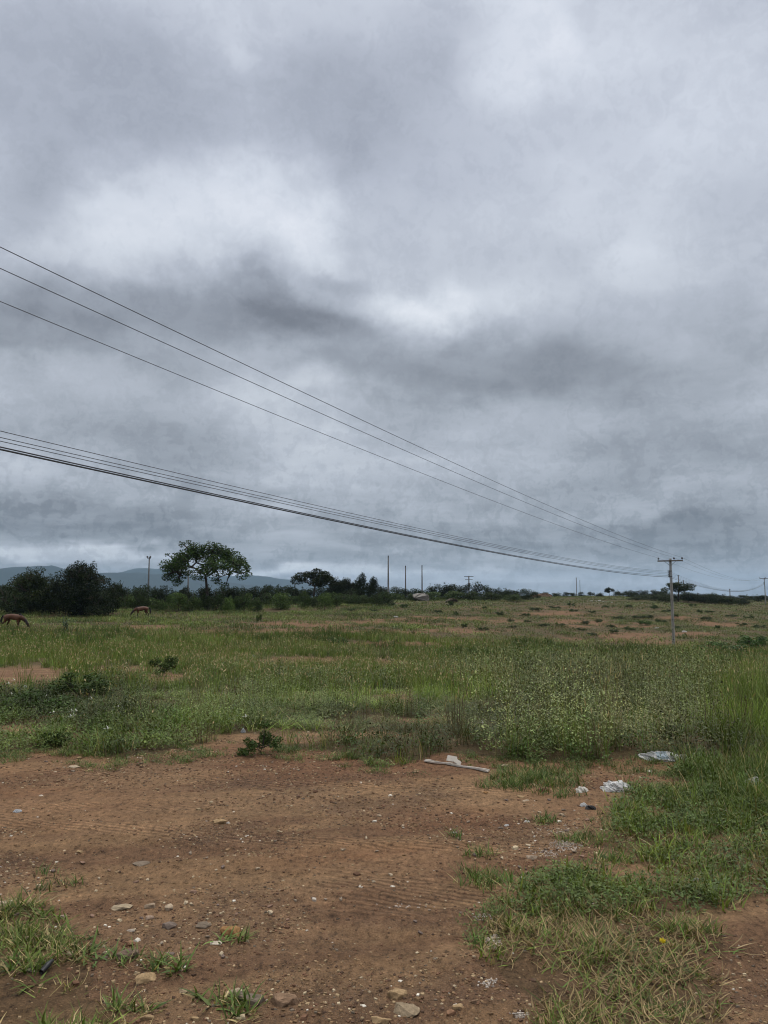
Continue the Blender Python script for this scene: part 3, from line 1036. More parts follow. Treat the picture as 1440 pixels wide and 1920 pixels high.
# --- the field behind (34 - 260 m)
farf = Scatter()
T_F1 = [t_seed(12, .42, .022, .15) for _ in range(5)] + [t_tuft(10, .38, .024, (.02, .6), (.1, .8), 2, .12, .25) for _ in range(4)]
T_F2 = [t_tuft(8, .36, .05, (.05, .8), (.1, .6), 1, .1, .4) for _ in range(5)] + [t_herb(14, .35, .13, .28) for _ in range(3)]
T_F3 = [t_tuft(7, .36, .10, (.05, .9), (.1, .5), 1, .1, .6) for _ in range(5)] + [t_herb(10, .55, .22, .3) for _ in range(3)]
for (y0, y1, dn, tm, s0) in ((34, 62, 9.5, T_F1, 1.25), (62, 120, 6.5, T_F2, 1.05), (120, 255, 2.6, T_F3, 1.0)):
    x, y = candidates(y0, y1, dn, 1.15)
    z, px, py, qx, qy, road, bare, lg = fields(x, y)
    nz = fbm(x / 7, y / 5, 171, 4, .6)
    nh = fbm(x / 14, y / 9, 177, 4, .6)
    nk = fbm(x / 5.0, y / 4.0, 183, 4, .6)
    u = RNG.random(len(x))
    rise = np.clip((px - 850) / 120, 0, 1) * np.clip((1205 - py) / 20, 0, 1)
    rise = np.maximum(rise, np.clip((px - 620) / 150, 0, 1) * np.clip((1175 - py) / 12, 0, 1) * .6)
    kc = fbm(x / 2.3, y / 1.9, 231, 4, .6)
    k = (u < (1 - bare * .9) * np.clip((nz - .30) * 6, .25, 1) * (1 - .12 * rise) * (.35 + .65 * ss(kc, .30, .48)))
    yel = ell(px, py, [(150, 1165, 260, 14), (60, 1195, 240, 16), (520, 1215, 300, 12), (650, 1133, 60, 6), (900, 1205, 240, 14), (1290, 1210, 70, 14)], .5)
    c_ = pal(len(x), GREEN['mid'] * 1.05, GREEN['yellow'], yel * .75 + ss(nh, .45, .7) * .5 - .1)
    c_ = mixn(c_, np.broadcast_to(GREEN['dark'] * 1.1, c_.shape), ss(nk, .52, .66) * .85)
    c_ = mixn(c_, np.broadcast_to(GREEN['grey'] * .85, c_.shape), ss(nk, .44, .32) * .75)
    c_ = c_ * (.7 + .6 * ss(kc, .3, .7))[:, None]
    c_ = mixn(c_, np.broadcast_to(np.array([.070, .078, .028]), c_.shape), rise * (.2 + .45 * ss(nh, .35, .6)))
    grow(farf, tm, x, y, z, k, s0, (.95 + .35 * ss(nk, .5, .7) - .35 * rise) * (.5 + .95 * ss(kc, .32, .68)), c_, GREEN['straw'] * .7)
farf.build('grass.001', 'patchy grass and low herbs over the wide field behind')

# --- loose gravel
grav = Scatter()


def t_stone(seed):
    r_ = random.Random(seed)
    V = []
    for z_ in (-1, 1):
        for (a_, b_) in ((-1, -1), (1, -1), (1, 1), (-1, 1)):
            V.append(np.array([a_ * r_.uniform(.35, .6), b_ * r_.uniform(.3, .55), z_ * r_.uniform(.18, .36)]) * (1 if z_ < 0 else r_.uniform(.55, .9)))
    return np.array(V), np.array([(3, 2, 1, 0), (4, 5, 6, 7), (0, 1, 5, 4), (1, 2, 6, 5), (2, 3, 7, 6), (3, 0, 4, 7)]), np.zeros(6, int), np.ones(6)


T_ST = [t_stone(100 + i) for i in range(14)]
STONE = np.array([(.13, .072, .044), (.09, .056, .038), (.19, .12, .066), (.28, .20, .115), (.14, .11, .08), (.40, .32, .21), (.55, .50, .42)])
for (y0, y1, dn, s_lo, s_hi, pr) in ((2.3, 6, 2000, .004, .019, (.28, .18, .27, .17, .05, .04, .01)), (6, 11, 700, .008, .024, (.28, .18, .26, .18, .05, .04, .01)), (2.3, 10, 14, .02, .045, (.18, .16, .16, .2, .12, .13, .05))):
    x, y = candidates(y0, y1, dn)
    z, px, py, qx, qy, road, bare, lg = fields(x, y)
    pt_ = fbm(x / 1.1, y / .8, 83, 5, .6)
    den_ = np.clip(ss(pt_, .44, .62) * 1.0 + .16, 0, 1) * np.where(road > .5, 1, .25)
    den_ = np.maximum(den_, ell(px, py, [(1400, 1860, 90, 90), (330, 1750, 260, 70), (280, 1440, 200, 20), (1010, 1620, 100, 30)], .6) * .8)
    k = np.nonzero(RNG.random(len(x)) < den_)[0]
    n = len(k)
    s = s_lo + (s_hi - s_lo) * RNG.random(n) ** 1.7
    cc = STONE[RNG.choice(7, n, p=pr)] * RNG.uniform(.75, 1.25, (n, 1))
    grav.put(T_ST, np.column_stack([x[k], y[k], z[k] + s * .04]), RNG.random(n) * 6.283, s, s * RNG.uniform(.7, 1.3, n), cc)
# chalky white crumbs
for (cx, cy, rx, ry, n) in ((1060, 1585, 40, 12, 260), (1030, 1600, 40, 12, 90), (925, 1768, 18, 16, 200), (905, 1720, 25, 8, 60), (915, 1845, 22, 10, 60), (1045, 1560, 60, 16, 60), (975, 1905, 20, 8, 50), (760, 1700, 60, 10, 20)):
    for _ in range(n):
        a_, r_ = rr(0, 6.283), math.sqrt(rr(0, 1)) * (rr(0, 1) ** .5)
        q_ = at(cx + rx * r_ * math.cos(a_), cy + ry * r_ * math.sin(a_))
        s = np.array([rr(.004, .010)])
        grav.put([T_ST[0]], np.array([[q_.x, q_.y, q_.z + .002]]), np.array([rr(0, 6)]), s, s, np.array([[.46, .40, .34]]) * rr(.6, 1.15))
gro = grav.build('gravel', 'loose reddish and grey gravel strewn over the dirt', M_STONE)

# tiny white blossoms among the low herbs
blos = Scatter()
T_BL = [t_herb(5, .02, .03, .02)]
pts_ = [(20, 1320), (35, 1321), (50, 1322), (85, 1323), (98, 1359), (133, 1357), (141, 1357), (131, 1369), (137, 1366), (220, 1347), (200, 1394), (15, 1297), (25, 1290), (782, 1251), (170, 1330), (460, 1368), (905, 1382)]
for (bx, by) in pts_:
    q_ = at(bx, by + 3)
    blos.put(T_BL, np.array([[q_.x, q_.y, q_.z + .16]]), np.array([0.0]), np.array([1.6]), np.array([1.6]), np.array([[.8, .8, .76]]))
blos.build('blossoms', 'tiny white blossoms among the low weeds')


# ------------------------------------------------------------------ trees and shrubs
def crown_geo(lobes, leaf, n, seed, col, shell=.55, gapn=0.0):
    """lobes (k,6): centre and radii; leaf-sized quads spread through them"""
    r_ = np.random.default_rng(seed)
    L = np.asarray(lobes, float)
    vol = L[:, 3] * L[:, 4] * L[:, 5]
    pr = vol ** .75 / (vol ** .75).sum()
    li = r_.choice(len(L), n, p=pr)
    d = r_.normal(size=(n, 3))
    d /= np.linalg.norm(d, axis=1)[:, None]
    rad_ = np.where(r_.random(n) < shell, r_.uniform(.78, 1.08, n), r_.random(n) ** (1 / 3))
    P = L[li, :3] + d * rad_[:, None] * L[li, 3:6]
    yaw = r_.random(n) * 6.283
    pit = r_.uniform(-1.0, 1.0, n)
    D = np.stack([np.cos(yaw) * np.cos(pit), np.sin(yaw) * np.cos(pit), np.sin(pit)], 1)
    S = np.cross(D, r_.normal(size=(n, 3)))
    S /= np.linalg.norm(S, axis=1)[:, None]
    ln = leaf * r_.uniform(.6, 1.4, n)[:, None]
    wd = ln * r_.uniform(.4, .7, n)[:, None]
    V = np.stack([P - D * ln / 2, P + S * wd / 2, P + D * ln / 2, P - S * wd / 2], 1).reshape(-1, 3)
    Q = np.arange(4 * n).reshape(n, 4)
    lobe_t = r_.uniform(.75, 1.25, len(L))[li]
    C = np.asarray(col)[None] * (lobe_t * r_.uniform(.6, 1.4, n))[:, None] * (1 + r_.normal(0, .07, (n, 3)))
    return V, Q, np.clip(C, .004, 1)


def branches(g, start, targets, r0, rng_, col=(.9, .85, .8), mi=0, seg=5, depth=0, up=.35):
    start = np.asarray(start, float)
    T = np.asarray(targets, float)
    if len(T) == 1:
        e = T[0]
        mid = start * .5 + e * .5 + rng_.normal(0, .06, 3) * np.linalg.norm(e - start) + np.array([0, 0, .06 * np.linalg.norm(e - start)])
        g.tube([start, mid, e], [r0, r0 * .65, r0 * .25], seg if depth < 3 else 4, col, False, mi)
        return
    cen = T.mean(0)
    node = start + (cen - start) * (up + .1 * rng_.random())
    node = node + rng_.normal(0, .05, 3) * np.linalg.norm(cen - start)
    mid = (start + node) / 2 + rng_.normal(0, .04, 3) * np.linalg.norm(node - start)
    g.tube([start, mid, node], [r0, r0 * .9, r0 * .8], seg, col, False, mi)
    X = T - cen
    u_, s_, vt = np.linalg.svd(X, full_matrices=False)
    pr = X @ vt[0]
    a = pr <= np.median(pr)
    if a.all() or not a.any():
        a = np.arange(len(T)) < len(T) // 2
    for sel in (a, ~a):
        k = sel.sum() / len(T)
        branches(g, node, T[sel], max(r0 * .8 * math.sqrt(k) * 1.08, .012), rng_, col, mi, seg, depth + 1, up)


BARKC = (1, 1, 1)


def lobes_dome(n, rng_, w_=.5, h=1.0, r0=.16, zmin=.18, tap=.75):
    """lobes filling a bush-like outline, unit width and height"""
    out_ = []
    for _ in range(n):
        a = rng_.random() * 6.283
        zz = zmin + (h - r0 - zmin) * rng_.random()
        lim = w_ * max(.05, 1 - (max(zz - .28, 0) / (h - .22)) ** 1.7) ** tap - r0 * .6
        rd = lim * math.sqrt(rng_.random())
        s = r0 * rng_.uniform(.65, 1.25)
        out_.append((rd * math.cos(a), rd * math.sin(a), zz, s * 1.1, s * 1.1, s))
    return out_


class Plant:
    """meshes of one kind of woody plant, unit width and height; copies share them"""
    def __init__(self, kind, lobes, leaf, n, seed, col, fork, trunk_r, shell=.55, up=.35):
        g = Geo()
        rng_ = np.random.default_rng(seed)
        g.tube([(0, 0, -.06), (rng_.normal(0, .01), rng_.normal(0, .01), fork * .5), (0, 0, fork)], [trunk_r * 1.3, trunk_r * 1.05, trunk_r], 8, (1, 1, 1), False)
        tg = np.array([l[:3] for l in lobes])
        branches(g, (0, 0, fork), tg, trunk_r * .95, rng_, up=up)
        self.trunk = g.mesh(kind + '_trunk', True)
        self.trunk.materials.append(M_BARK)
        V, Q, C = crown_geo(lobes, leaf, n, seed, col, shell)
        self.crown = np_mesh(kind + '_crown', V, Q, C)
        self.crown.materials.append(M_LEAF)
        self.kind = kind

    def place(self, base, wid, hgt, label, cat, group=None, tint=(1, 1, 1), rz=None, dep=None):
        o = empty(self.kind, base, rr(0, 6.28) if rz is None else rz)
        tag(o, label, cat, group)
        for nm, me_ in (('trunk', self.trunk), ('crown', self.crown)):
            c_ = bpy.data.objects.new(nm, me_)
            COL.objects.link(c_)
            c_.parent = o
            c_.scale = (wid, wid * (dep or 1), hgt)
            c_.color = (*tint, 1)
        return o


def span(Y, px_w):
    return px_w * Y / F * .995


def stand(plant, cx, wpx, top, Y, label, cat, group=None, tint=(1, 1, 1), rz=None, dep=None):
    b_ = on(cx, Y)
    hgt = high(cx, top, Y).z - b_.z
    return plant.place(b_, span(Y, wpx), hgt, label, cat, group, tint, rz, dep)


DK = np.array([.017, .025, .008])
r1 = np.random.default_rng(41)
def with_wisps(L, n, rng_):
    for _ in range(n):
        a, rd = rng_.random() * 6.283, .47 * math.sqrt(rng_.random())
        s_ = rng_.uniform(.025, .06)
        L.append((rd * math.cos(a), rd * math.sin(a), 1.03 - 1.25 * rd ** 1.5 + rng_.uniform(-.12, .03), s_, s_, s_ * 1.4))
    return L


DENSE = [Plant('bushy_tree', with_wisps(lobes_dome(64, r1, .5, .97, .13, .06, .8), 34, r1), .027, 24000, 50 + i, DK * .95, .12, .03, .6) for i in range(2)]
SCRUB = [Plant('shrub', with_wisps(lobes_dome(24, r1, .5, .97, .17, .08, .7), 7, r1), .046, 3800, 60 + i, DK * 1.15, .10, .022, .55) for i in range(6)]


def loose_lobes(n, rng_):
    out_ = []
    for _ in range(n):
        a, rd = rng_.random() * 6.283, .46 * math.sqrt(rng_.random())
        zz = (.25 + .65 * rng_.random()) * (1 - .55 * (rd / .5) ** 2)
        s = rng_.uniform(.07, .15)
        out_.append((rd * math.cos(a), rd * math.sin(a), zz, s * 1.2, s * 1.2, s))
    return out_


LOOSE = [Plant('shrub', loose_lobes(20, r1), .058, 2000, 160 + i, DK * 2.1, .06, .012, .4, .25) for i in range(6)]
LEAN = [Plant('small_tree', lobes_dome(14, r1, .5, 1.0, .19, .42), .050, 3000, 80 + i, DK, .26, .025, .5) for i in range(4)]


def flat_lobes(n, rng_, zlo, zhi, r0, arch=.3):
    out_ = []
    for _ in range(n):
        a = rng_.random() * 6.283
        rd = .5 * math.sqrt(rng_.random()) * .9
        zt = zhi - arch * (rd / .5) ** 2 - r0 * .4
        zz = zt - (zt - zlo) * rng_.random() ** 1.7 * .75
        s = r0 * rng_.uniform(.6, 1.25)
        out_.append((rd * math.cos(a), rd * math.sin(a), zz, s * 1.25, s * 1.25, s * .75))
    return out_


r2 = np.random.default_rng(77)
ACACIA = [Plant('thorn_tree', flat_lobes(22, r2, .45, 1.0, .13, .2), .042, 5500, 90 + i, DK, .30, .022, .4) for i in range(2)]
# the big spreading tree, in metres on its own measure: width 12.6, height 8.1
big_l = []
rb = np.random.default_rng(15)
for _ in range(62):
    a = rb.random() * 6.283
    rd = .47 * math.sqrt(rb.random())
    zt = .98 - .30 * (rd / .47) ** 1.8
    zz = zt - abs(rb.normal(0, .09)) - .03
    s = rb.uniform(.035, .075)
    big_l.append((rd * math.cos(a), rd * math.sin(a), zz, s * 1.25, s * 1.25, s * 1.35))
for (lx, lz, s) in ((-.44, .62, .05), (-.40, .54, .055), (-.46, .48, .05), (-.36, .46, .05), (-.38, .40, .05), (-.30, .52, .05), (-.30, .42, .04), (-.22, .55, .05), (-.42, .70, .05), (.42, .66, .045), (.47, .60, .04), (.38, .56, .04), (.33, .62, .05),
                    (.30, .80, .065), (.36, .74, .06), (.26, .72, .055), (.32, .70, .05), (.20, .76, .06), (.40, .70, .05), (-.16, .90, .06), (-.28, .84, .055), (-.02, .90, .07), (.06, .88, .075), (.12, .92, .06), (.02, .82, .07), (.16, .84, .07), (-.08, .84, .06), (.22, .80, .06), (.10, .44, .045), (.16, .40, .04), (.22, .36, .035), (-.05, .46, .04), (-.47, .82, .025), (-.22, 1.0, .03), (-.24, .95, .04), (.0, .99, .035), (.06, .98, .03)):
    big_l.append((lx, rb.normal(0, .12), lz, s * 1.1, s * 1.4, s * 1.2))
SPREAD = Plant('spreading_tree', big_l, .022, 18000, 33, DK * 1.15, .27, .017, .3, .42)

rs0 = random.Random(31)
stand(DENSE[0], 58, 98, 1064, 99, 'dense rounded dark green tree with pale flecks on its near side, behind the bay horse', 'tree', tint=(1.5, 1.5, 1.2), rz=.4)
stand(DENSE[1], 152, 112, 1054, 97, 'largest near black bushy tree with wispy top, just beside the pale flecked tree', 'tree', tint=(.8, .86, .8), rz=1.9)
for (cx, wp, tp, Y, tn) in ((14, 70, 1086, 101, .95), (104, 66, 1083, 100, .8), (205, 52, 1086, 99, .75), (30, 60, 1100, 96, 1.2), (186, 60, 1104, 95, .8)):
    b_ = on(cx, Y)
    SCRUB[rs0.randrange(6)].place(b_, span(Y, wp), high(cx, tp, Y).z - b_.z, 'dark shrub filling in around the feet of the two dark bushy trees', 'shrub', 'shrubs around the dark bushy trees', (tn, tn * 1.05, tn * .9), rs0.uniform(0, 6))
stand(SPREAD, 388, 164, 1017, 112, 'wide spreading umbrella shaped tree standing alone against the cloudy sky', 'tree', tint=(1.9, 2.3, 1.5), rz=0.0)
stand(ACACIA[0], 588, 80, 1065, 135, 'flat topped tree above the thicket between the umbrella tree and the tall lamp posts', 'tree', rz=.7)
stand(LEAN[0], 679, 30, 1074, 142, 'taller of two round headed trees standing close together above the thicket', 'tree', tint=(.8, .85, .8))
stand(LEAN[1], 701, 26, 1081, 143, 'lower of two round headed trees standing close together above the thicket', 'tree', tint=(.85, .85, .85))
for i, (cx, wp, tp, Y) in enumerate(((628, 40, 1082, 146), (650, 40, 1084, 150), (668, 36, 1088, 150))):
    stand(DENSE[i % 2], cx, wp, tp, Y, 'dark bushy tree in the clump between the flat topped tree and the round headed pair', 'tree', 'dark trees in the thicket clump', (.9, .92, .9))

GT = {'a': ('low shrub in the green thicket near the two dark bushy trees', 'thicket shrubs by the dark bushy trees'),
      'b': ('shrub in the thicket under and around the umbrella shaped tree', 'thicket shrubs by the umbrella tree'),
      'c': ('shrub in the thicket below the flat topped tree', 'thicket shrubs below the flat topped tree'),
      'd': ('shrub in the hedge like band behind the three tall lamp posts', 'shrubs by the three lamp posts'),
      'e': ('small shrub on the skyline between the lamp posts and the near power pole', 'skyline shrubs'),
      'f': ('shrub in the dark band behind the near power pole', 'shrubs behind the near power pole'),
      'g': ('shrub in the dark band near the farther power pole', 'shrubs by the farther power pole')}


def zone(cx):
    return 'a' if cx < 285 else 'b' if cx < 520 else 'c' if cx < 715 else 'd' if cx < 860 else 'e' if cx < 1190 else 'f' if cx < 1320 else 'g'


rs = random.Random(9)
spots = []
cx = -60
while cx < 735:                                  # front row: lighter green
    wv = rs.uniform(24, 46)
    tp = 1112 + rs.uniform(-6, 5) if cx > 190 else 1108 + rs.uniform(-10, 4)
    spots.append((cx, wv, tp, rs.uniform(103, 112) if cx < 500 else rs.uniform(112, 136), (lambda q: (2.1 * q, 2.25 * q, 1.7 * q))(rs.uniform(.65, 1.5))))
    cx += wv * .62
cx = -60
while cx < 725:                                  # back row: darker and taller
    wv = rs.uniform(26, 50)
    spots.append((cx, wv, 1100 + rs.uniform(-8, 4) - (4 if 600 < cx < 700 else 0), rs.uniform(118, 135) if cx < 500 else rs.uniform(142, 158), (.85, .9, .85)))
    cx += wv * .55
for (cx, wv, tp) in ((8, 40, 1090), (225, 42, 1086), (212, 30, 1096), (262, 40, 1098), (290, 30, 1099), (300, 24, 1102), (430, 44, 1094), (455, 40, 1098), (500, 30, 1094), (525, 36, 1096), (555, 30, 1098)):
    spots.append((cx, wv, tp, 116 if cx < 500 else 138, (.9, .95, .9)))
for (cx, wv, tp) in ((722, 34, 1100), (742, 36, 1098), (762, 32, 1101), (782, 34, 1101), (806, 26, 1094), (822, 36, 1094), (840, 40, 1091), (858, 36, 1092), (876, 30, 1094), (895, 30, 1089), (912, 34, 1096), (930, 30, 1099), (953, 20, 1100), (948, 34, 1103), (968, 30, 1104), (985, 30, 1102), (1000, 26, 1107)):
    spots.append((cx, wv, tp, rs.uniform(172, 186), (.85, .9, .85)))
for (cx, wv, tp) in ((740, 40, 1108), (775, 40, 1110), (812, 46, 1108), (850, 46, 1106), (886, 40, 1107), (922, 44, 1109), (962, 40, 1110)):
    spots.append((cx, wv, tp, rs.uniform(158, 166), (1.9, 2.0, 1.5)))
for (cx, wv, tp) in ((1020, 22, 1109), (1042, 24, 1110), (1062, 16, 1109), (1074, 18, 1110), (1090, 16, 1109), (1108, 16, 1108), (1125, 18, 1110), (1160, 28, 1106), (1178, 26, 1105), (1190, 26, 1105), (1208, 28, 1104), (1226, 30, 1105), (1243, 30, 1104)):
    spots.append((cx, wv, tp, rs.uniform(215, 232), (.85, .9, .85)))
for (cx, wv, tp) in ((1215, 34, 1112), (1236, 34, 1111), (1256, 36, 1110), (1285, 40, 1108), (1303, 34, 1110), (1320, 32, 1112), (1336, 34, 1110), (1354, 36, 1113), (1372, 34, 1116), (1388, 30, 1119)):
    spots.append((cx, wv, tp, rs.uniform(196, 212), (.85, .9, .85)))
for (cx, wv, tp) in ((1190, 30, 1116), (1208, 34, 1114), (1228, 34, 1113), (1247, 34, 1112), (1264, 34, 1113), (1290, 40, 1112), (1312, 40, 1111), (1333, 38, 1111), (1352, 36, 1114), (1372, 36, 1116), (1390, 36, 1118)):
    spots.append((cx, wv, tp, rs.uniform(176, 190), (.9, .95, .85)))
for (cx, wv, tp) in ((1398, 32, 1114), (1412, 30, 1115), (1426, 34, 1114), (1445, 36, 1116), (1470, 40, 1115), (1500, 40, 1114), (1535, 44, 1113)):
    spots.append((cx, wv, tp, rs.uniform(225, 250), (.85, .9, .85)))
for i, (cx, wv, tp, Y, tn) in enumerate(spots):
    lb, gp = GT[zone(cx)]
    k = rs.uniform(.75, 1.5)
    b_ = on(cx, Y)
    hgt = max(high(cx, tp, Y).z - b_.z, .7)
    SCRUB[rs.randrange(6)].place(b_, span(Y, wv), hgt, lb, 'shrub', gp, (tn[0] * k, tn[1] * k, tn[2] * k), rs.uniform(0, 6))
stand(ACACIA[1], 1272, 56, 1092, 182, 'dark flat crowned thorn tree right behind the near power pole', 'tree', tint=(1.3, 1.4, 1.1), rz=.3)
stand(ACACIA[0], 1143, 18, 1101, 200, 'small flat crowned tree alone on the skyline beside the white litter', 'tree', tint=(.9, .9, .9))
stand(LEAN[2], 345, 30, 1098, 122, 'thin tree half hidden behind the umbrella shaped tree', 'tree')

# ---- shrubs out in the field, each its own
def field_shrub(px_, row, wpx, hpx, label, tint=(1, 1, 1), group=None, v=None):
    b_ = at(px_, row)
    Y = b_.y
    k = v if v is not None else rs.randrange(6)
    LOOSE[k].place(b_ - Vector((0, 0, .02)), span(Y, wpx), hpx * Y / F, label, 'shrub', group, tint, rs.uniform(0, 6))


field_shrub(305, 1268, 54, 50, 'dark round shrub beside the thin strip of bare earth in the mid field', (1.1, 1.2, .95))
field_shrub(490, 1416, 76, 66, 'dark leafy shrub at the very edge of the dirt clearing', (1.3, 1.45, 1.1))
field_shrub(150, 1312, 110, 62, 'sprawling dark shrub just behind the low weeds with white blossoms', (1.25, 1.4, 1.1))
field_shrub(75, 1338, 130, 56, 'broad dark green shrub standing among the white blossoms', (1.3, 1.5, 1.15))
field_shrub(105, 1398, 62, 36, 'low dark bush at the edge of the dirt below the white blossoms', (1.25, 1.4, 1.1))
field_shrub(1352, 1226, 84, 28, 'low broad leaved dark shrub in the grass to one side of the near power pole', (1.3, 1.8, 1.3))
field_shrub(1420, 1220, 66, 34, 'dark broad leaved shrub at the frame edge beneath the farther power pole', (1.3, 1.8, 1.3))
field_shrub(1022, 1246, 52, 30, 'grey leaved shrub standing behind the tall silvery weeds', (2.1, 2.2, 2.3))
field_shrub(898, 1240, 44, 24, 'grey green shrub in the yellow grass behind the silvery weeds', (1.9, 2.0, 2.0))
field_shrub(632, 1214, 44, 26, 'grey shrub at the near side of the reddish track', (2.0, 2.1, 2.0))
field_shrub(1128, 1232, 9, 20, 'narrow upright plant poking out of the grass behind the silvery weeds', (1.1, 1.3, 1.1))
field_shrub(485, 1168, 12, 24, 'thin upright bush at the far edge of the reddish track', (1.3, 1.4, 1.0))
field_shrub(1210, 1173, 26, 14, 'bright dark green bush in the rising field beside the near power pole', (1.3, 1.6, 1.2))
field_shrub(1226, 1143, 17, 13, 'small dark bush on the rising field close behind the near power pole', (1.0, 1.2, 1.0))
for (a_, b2, wv, hv) in ((1100, 1172, 20, 10), (1125, 1168, 18, 9), (1070, 1137, 16, 10), (1215, 1160, 26, 9), (1195, 1160, 20, 7), (985, 1156, 20, 8), (936, 1156, 18, 12), (958, 1166, 18, 8), (855, 1154, 14, 10), (908, 1142, 10, 8), (1040, 1141, 24, 7), (1004, 1146, 26, 9),
                         (772, 1190, 12, 9), (870, 1178, 14, 11), (1180, 1182, 24, 9), (1145, 1178, 20, 8), (845, 1139, 12, 16), (1312, 1150, 12, 10), (1345, 1180, 12, 10), (1390, 1174, 20, 9), (1268, 1158, 12, 8), (1020, 1176, 22, 9), (1050, 1174, 18, 8), (1090, 1182, 20, 7), (1160, 1162, 20, 8),
                         (760, 1140, 20, 9), (735, 1137, 16, 10), (778, 1127, 18, 9), (1240, 1168, 22, 10), (1270, 1180, 18, 8), (1150, 1187, 22, 9), (1110, 1192, 26, 8), (960, 1178, 20, 7), (905, 1182, 22, 8), (1075, 1147, 18, 7), (1135, 1140, 14, 7), (1250, 1148, 20, 8), (1330, 1150, 18, 7), (1370, 1158, 22, 8), (1405, 1160, 20, 8), (1425, 1178, 24, 9), (990, 1168, 16, 7), (820, 1150, 20, 8), (700, 1148, 22, 8), (660, 1146, 18, 7), (1325, 1163, 24, 9), (1300, 1138, 14, 8), (1180, 1140, 14, 8), (1110, 1150, 16, 7)):
    k = rs.uniform(.55, .95)
    field_shrub(a_, b2, wv, hv, 'small dark bush dotted over the patchy rising field', (1.05 * k, 1.3 * k, 1.0 * k), 'small bushes over the rising field')

# broad leaved milkweed by the bay horse
g = Geo()
rm = random.Random(3)
parts_ = []
for s in range(7):
    a = s * .9 + rm.uniform(-.3, .3)
    hh = rm.uniform(.7, 1.15)
    ln = rm.uniform(.1, .5)
    b0 = np.array([.05 * math.cos(a), .05 * math.sin(a), -.05])
    tp = np.array([math.cos(a) * ln * hh, math.sin(a) * ln * hh, hh])
    g.tube([b0, (b0 + tp) / 2 + np.array([0, 0, .05]), tp], [.025, .02, .012], 6, (.10, .115, .07), False)
    for q in range(12):
        f = .25 + .75 * q / 11
        leafquad(parts_, b0 * (1 - f) + tp * f, q * 2.4 + rm.uniform(-.3, .3), rm.uniform(.1, .9), rm.uniform(.16, .26), rm.uniform(.09, .13), 0, rm.uniform(.8, 1.5))
mk = empty('milkweed_plant', at(122, 1187), .5)
tag(mk, 'upright broad leaved grey green plant in the grass between the two horses', 'plant')
link('stem', g.mesh('milkweed_stem', True), M_LEAF, mk)
V, Q, C, J = pack(parts_)
link('leaves', np_mesh('milkweed_leaves', V, Q, np.array([.05, .075, .045])[None] * J[:, None]), M_LEAF, mk)
mk.scale = (.85, .85, .95)

# ------------------------------------------------------------------ power poles and lines
PY1, PY2 = 68.0, 190.0
P1, P2 = on(1263, PY1, 1200), on(1435, PY2)
P1T, P2T = high(1261.5, 1047, PY1), high(1434.5, 1083, PY2)
LD = Vector((P2.x - P1.x, P2.y - P1.y, 0)).normalized()
LP = Vector((LD.y, -LD.x, 0))
ALONG = math.atan2(LP.y, LP.x)
OFFS = (-.98, .33, 1.0)


def make_pole(base, top, label):
    hgt = top.z - base.z
    o = empty('utility_pole', base, ALONG)
    tag(o, label, 'utility pole', 'power poles along the field')
    g = Geo()                                             # H-section concrete shaft: two flanges and a web
    for sx in (-1, 1):
        g.box((sx * .085, 0, hgt / 2 - .3), (.05, .22, hgt + .6), None, (1, 1, 1), .62)
    g.box((0, 0, hgt / 2 - .3), (.121, .10, hgt + .598), None, (.8, .8, .8), .62)
    link('shaft', g.mesh('pole_shaft'), M_CONC, o)
    g = Geo()
    g.box((0, -.135, hgt - .22), (2.12, .095, .115), None)
    g.box((0, -.075, hgt - .22), (.16, .03, .2), None)
    link('crossarm', g.mesh('pole_crossarm'), M_WOOD, o)
    g = Geo()
    for sx in (-1, 1):
        g.tube([(sx * .5, -.19, hgt - .24), (sx * .06, -.12, hgt - .62)], .016, 6)
    link('brace', g.mesh('pole_brace'), M_STEEL, o)
    for of in OFFS:
        g = Geo()
        g.tube([(of, -.135, hgt - .165), (of, -.135, hgt - .05)], .014, 6)
        g.tube([(of, -.135, hgt - .08), (of, -.135, hgt - .06), (of, -.135, hgt - .02), (of, -.135, hgt), (of, -.135, hgt + .03), (of, -.135, hgt + .05), (of, -.135, hgt + .085)], [.02, .085, .09, .05, .075, .045, .03], 10)
        link('insulator', g.mesh('pole_insulator', True), M_INSUL, o)
    g = Geo()                                             # low voltage rack
    g.box((-.12, -.15, hgt - 1.36), (.05, .05, .62), None)
    g.box((0, -.12, hgt - 1.12), (.25, .04, .06), None)
    g.box((0, -.12, hgt - 1.58), (.25, .04, .06), None)
    rk = link('wire_rack', g.mesh('pole_rack'), M_STEEL, o)
    for k in range(4):
        g = Geo()
        zz = hgt - 1.12 - k * .16
        g.tube([(-.2, -.15, zz - .05), (-.2, -.15, zz - .02), (-.2, -.15, zz + .02), (-.2, -.15, zz + .05)], [.045, .03, .03, .045], 8)
        link('spool', g.mesh('pole_spool', True), M_INSUL, rk)
    g = Geo()
    for zz in (.5, 2.2, 4.0):
        g.box((0, -.114, zz), (.1, .012, .05), None)
    link('step_bracket', g.mesh('pole_step'), M_STEEL, o)
    return o


make_pole(P1, P1T, 'near concrete power pole with wooden crossarm and three dark insulators')
make_pole(P2, P2T, 'farther power pole at the frame edge where the sagging wires end')

def plan_at(px_, off, row):
    """depth of the point over the line's plan track (lateral offset off) in direction px"""
    d = ray(px_, row)
    k = d[0] / d[1]
    ox, oy = P1.x + LP.x * off, P1.y + LP.y * off
    # ox + s*LDx = k*(oy + s*LDy)
    s = (k * oy - ox) / (LD.x - k * LD.y)
    yy = oy + s * LD.y
    return s, EYE + d[2] / d[1] * yy


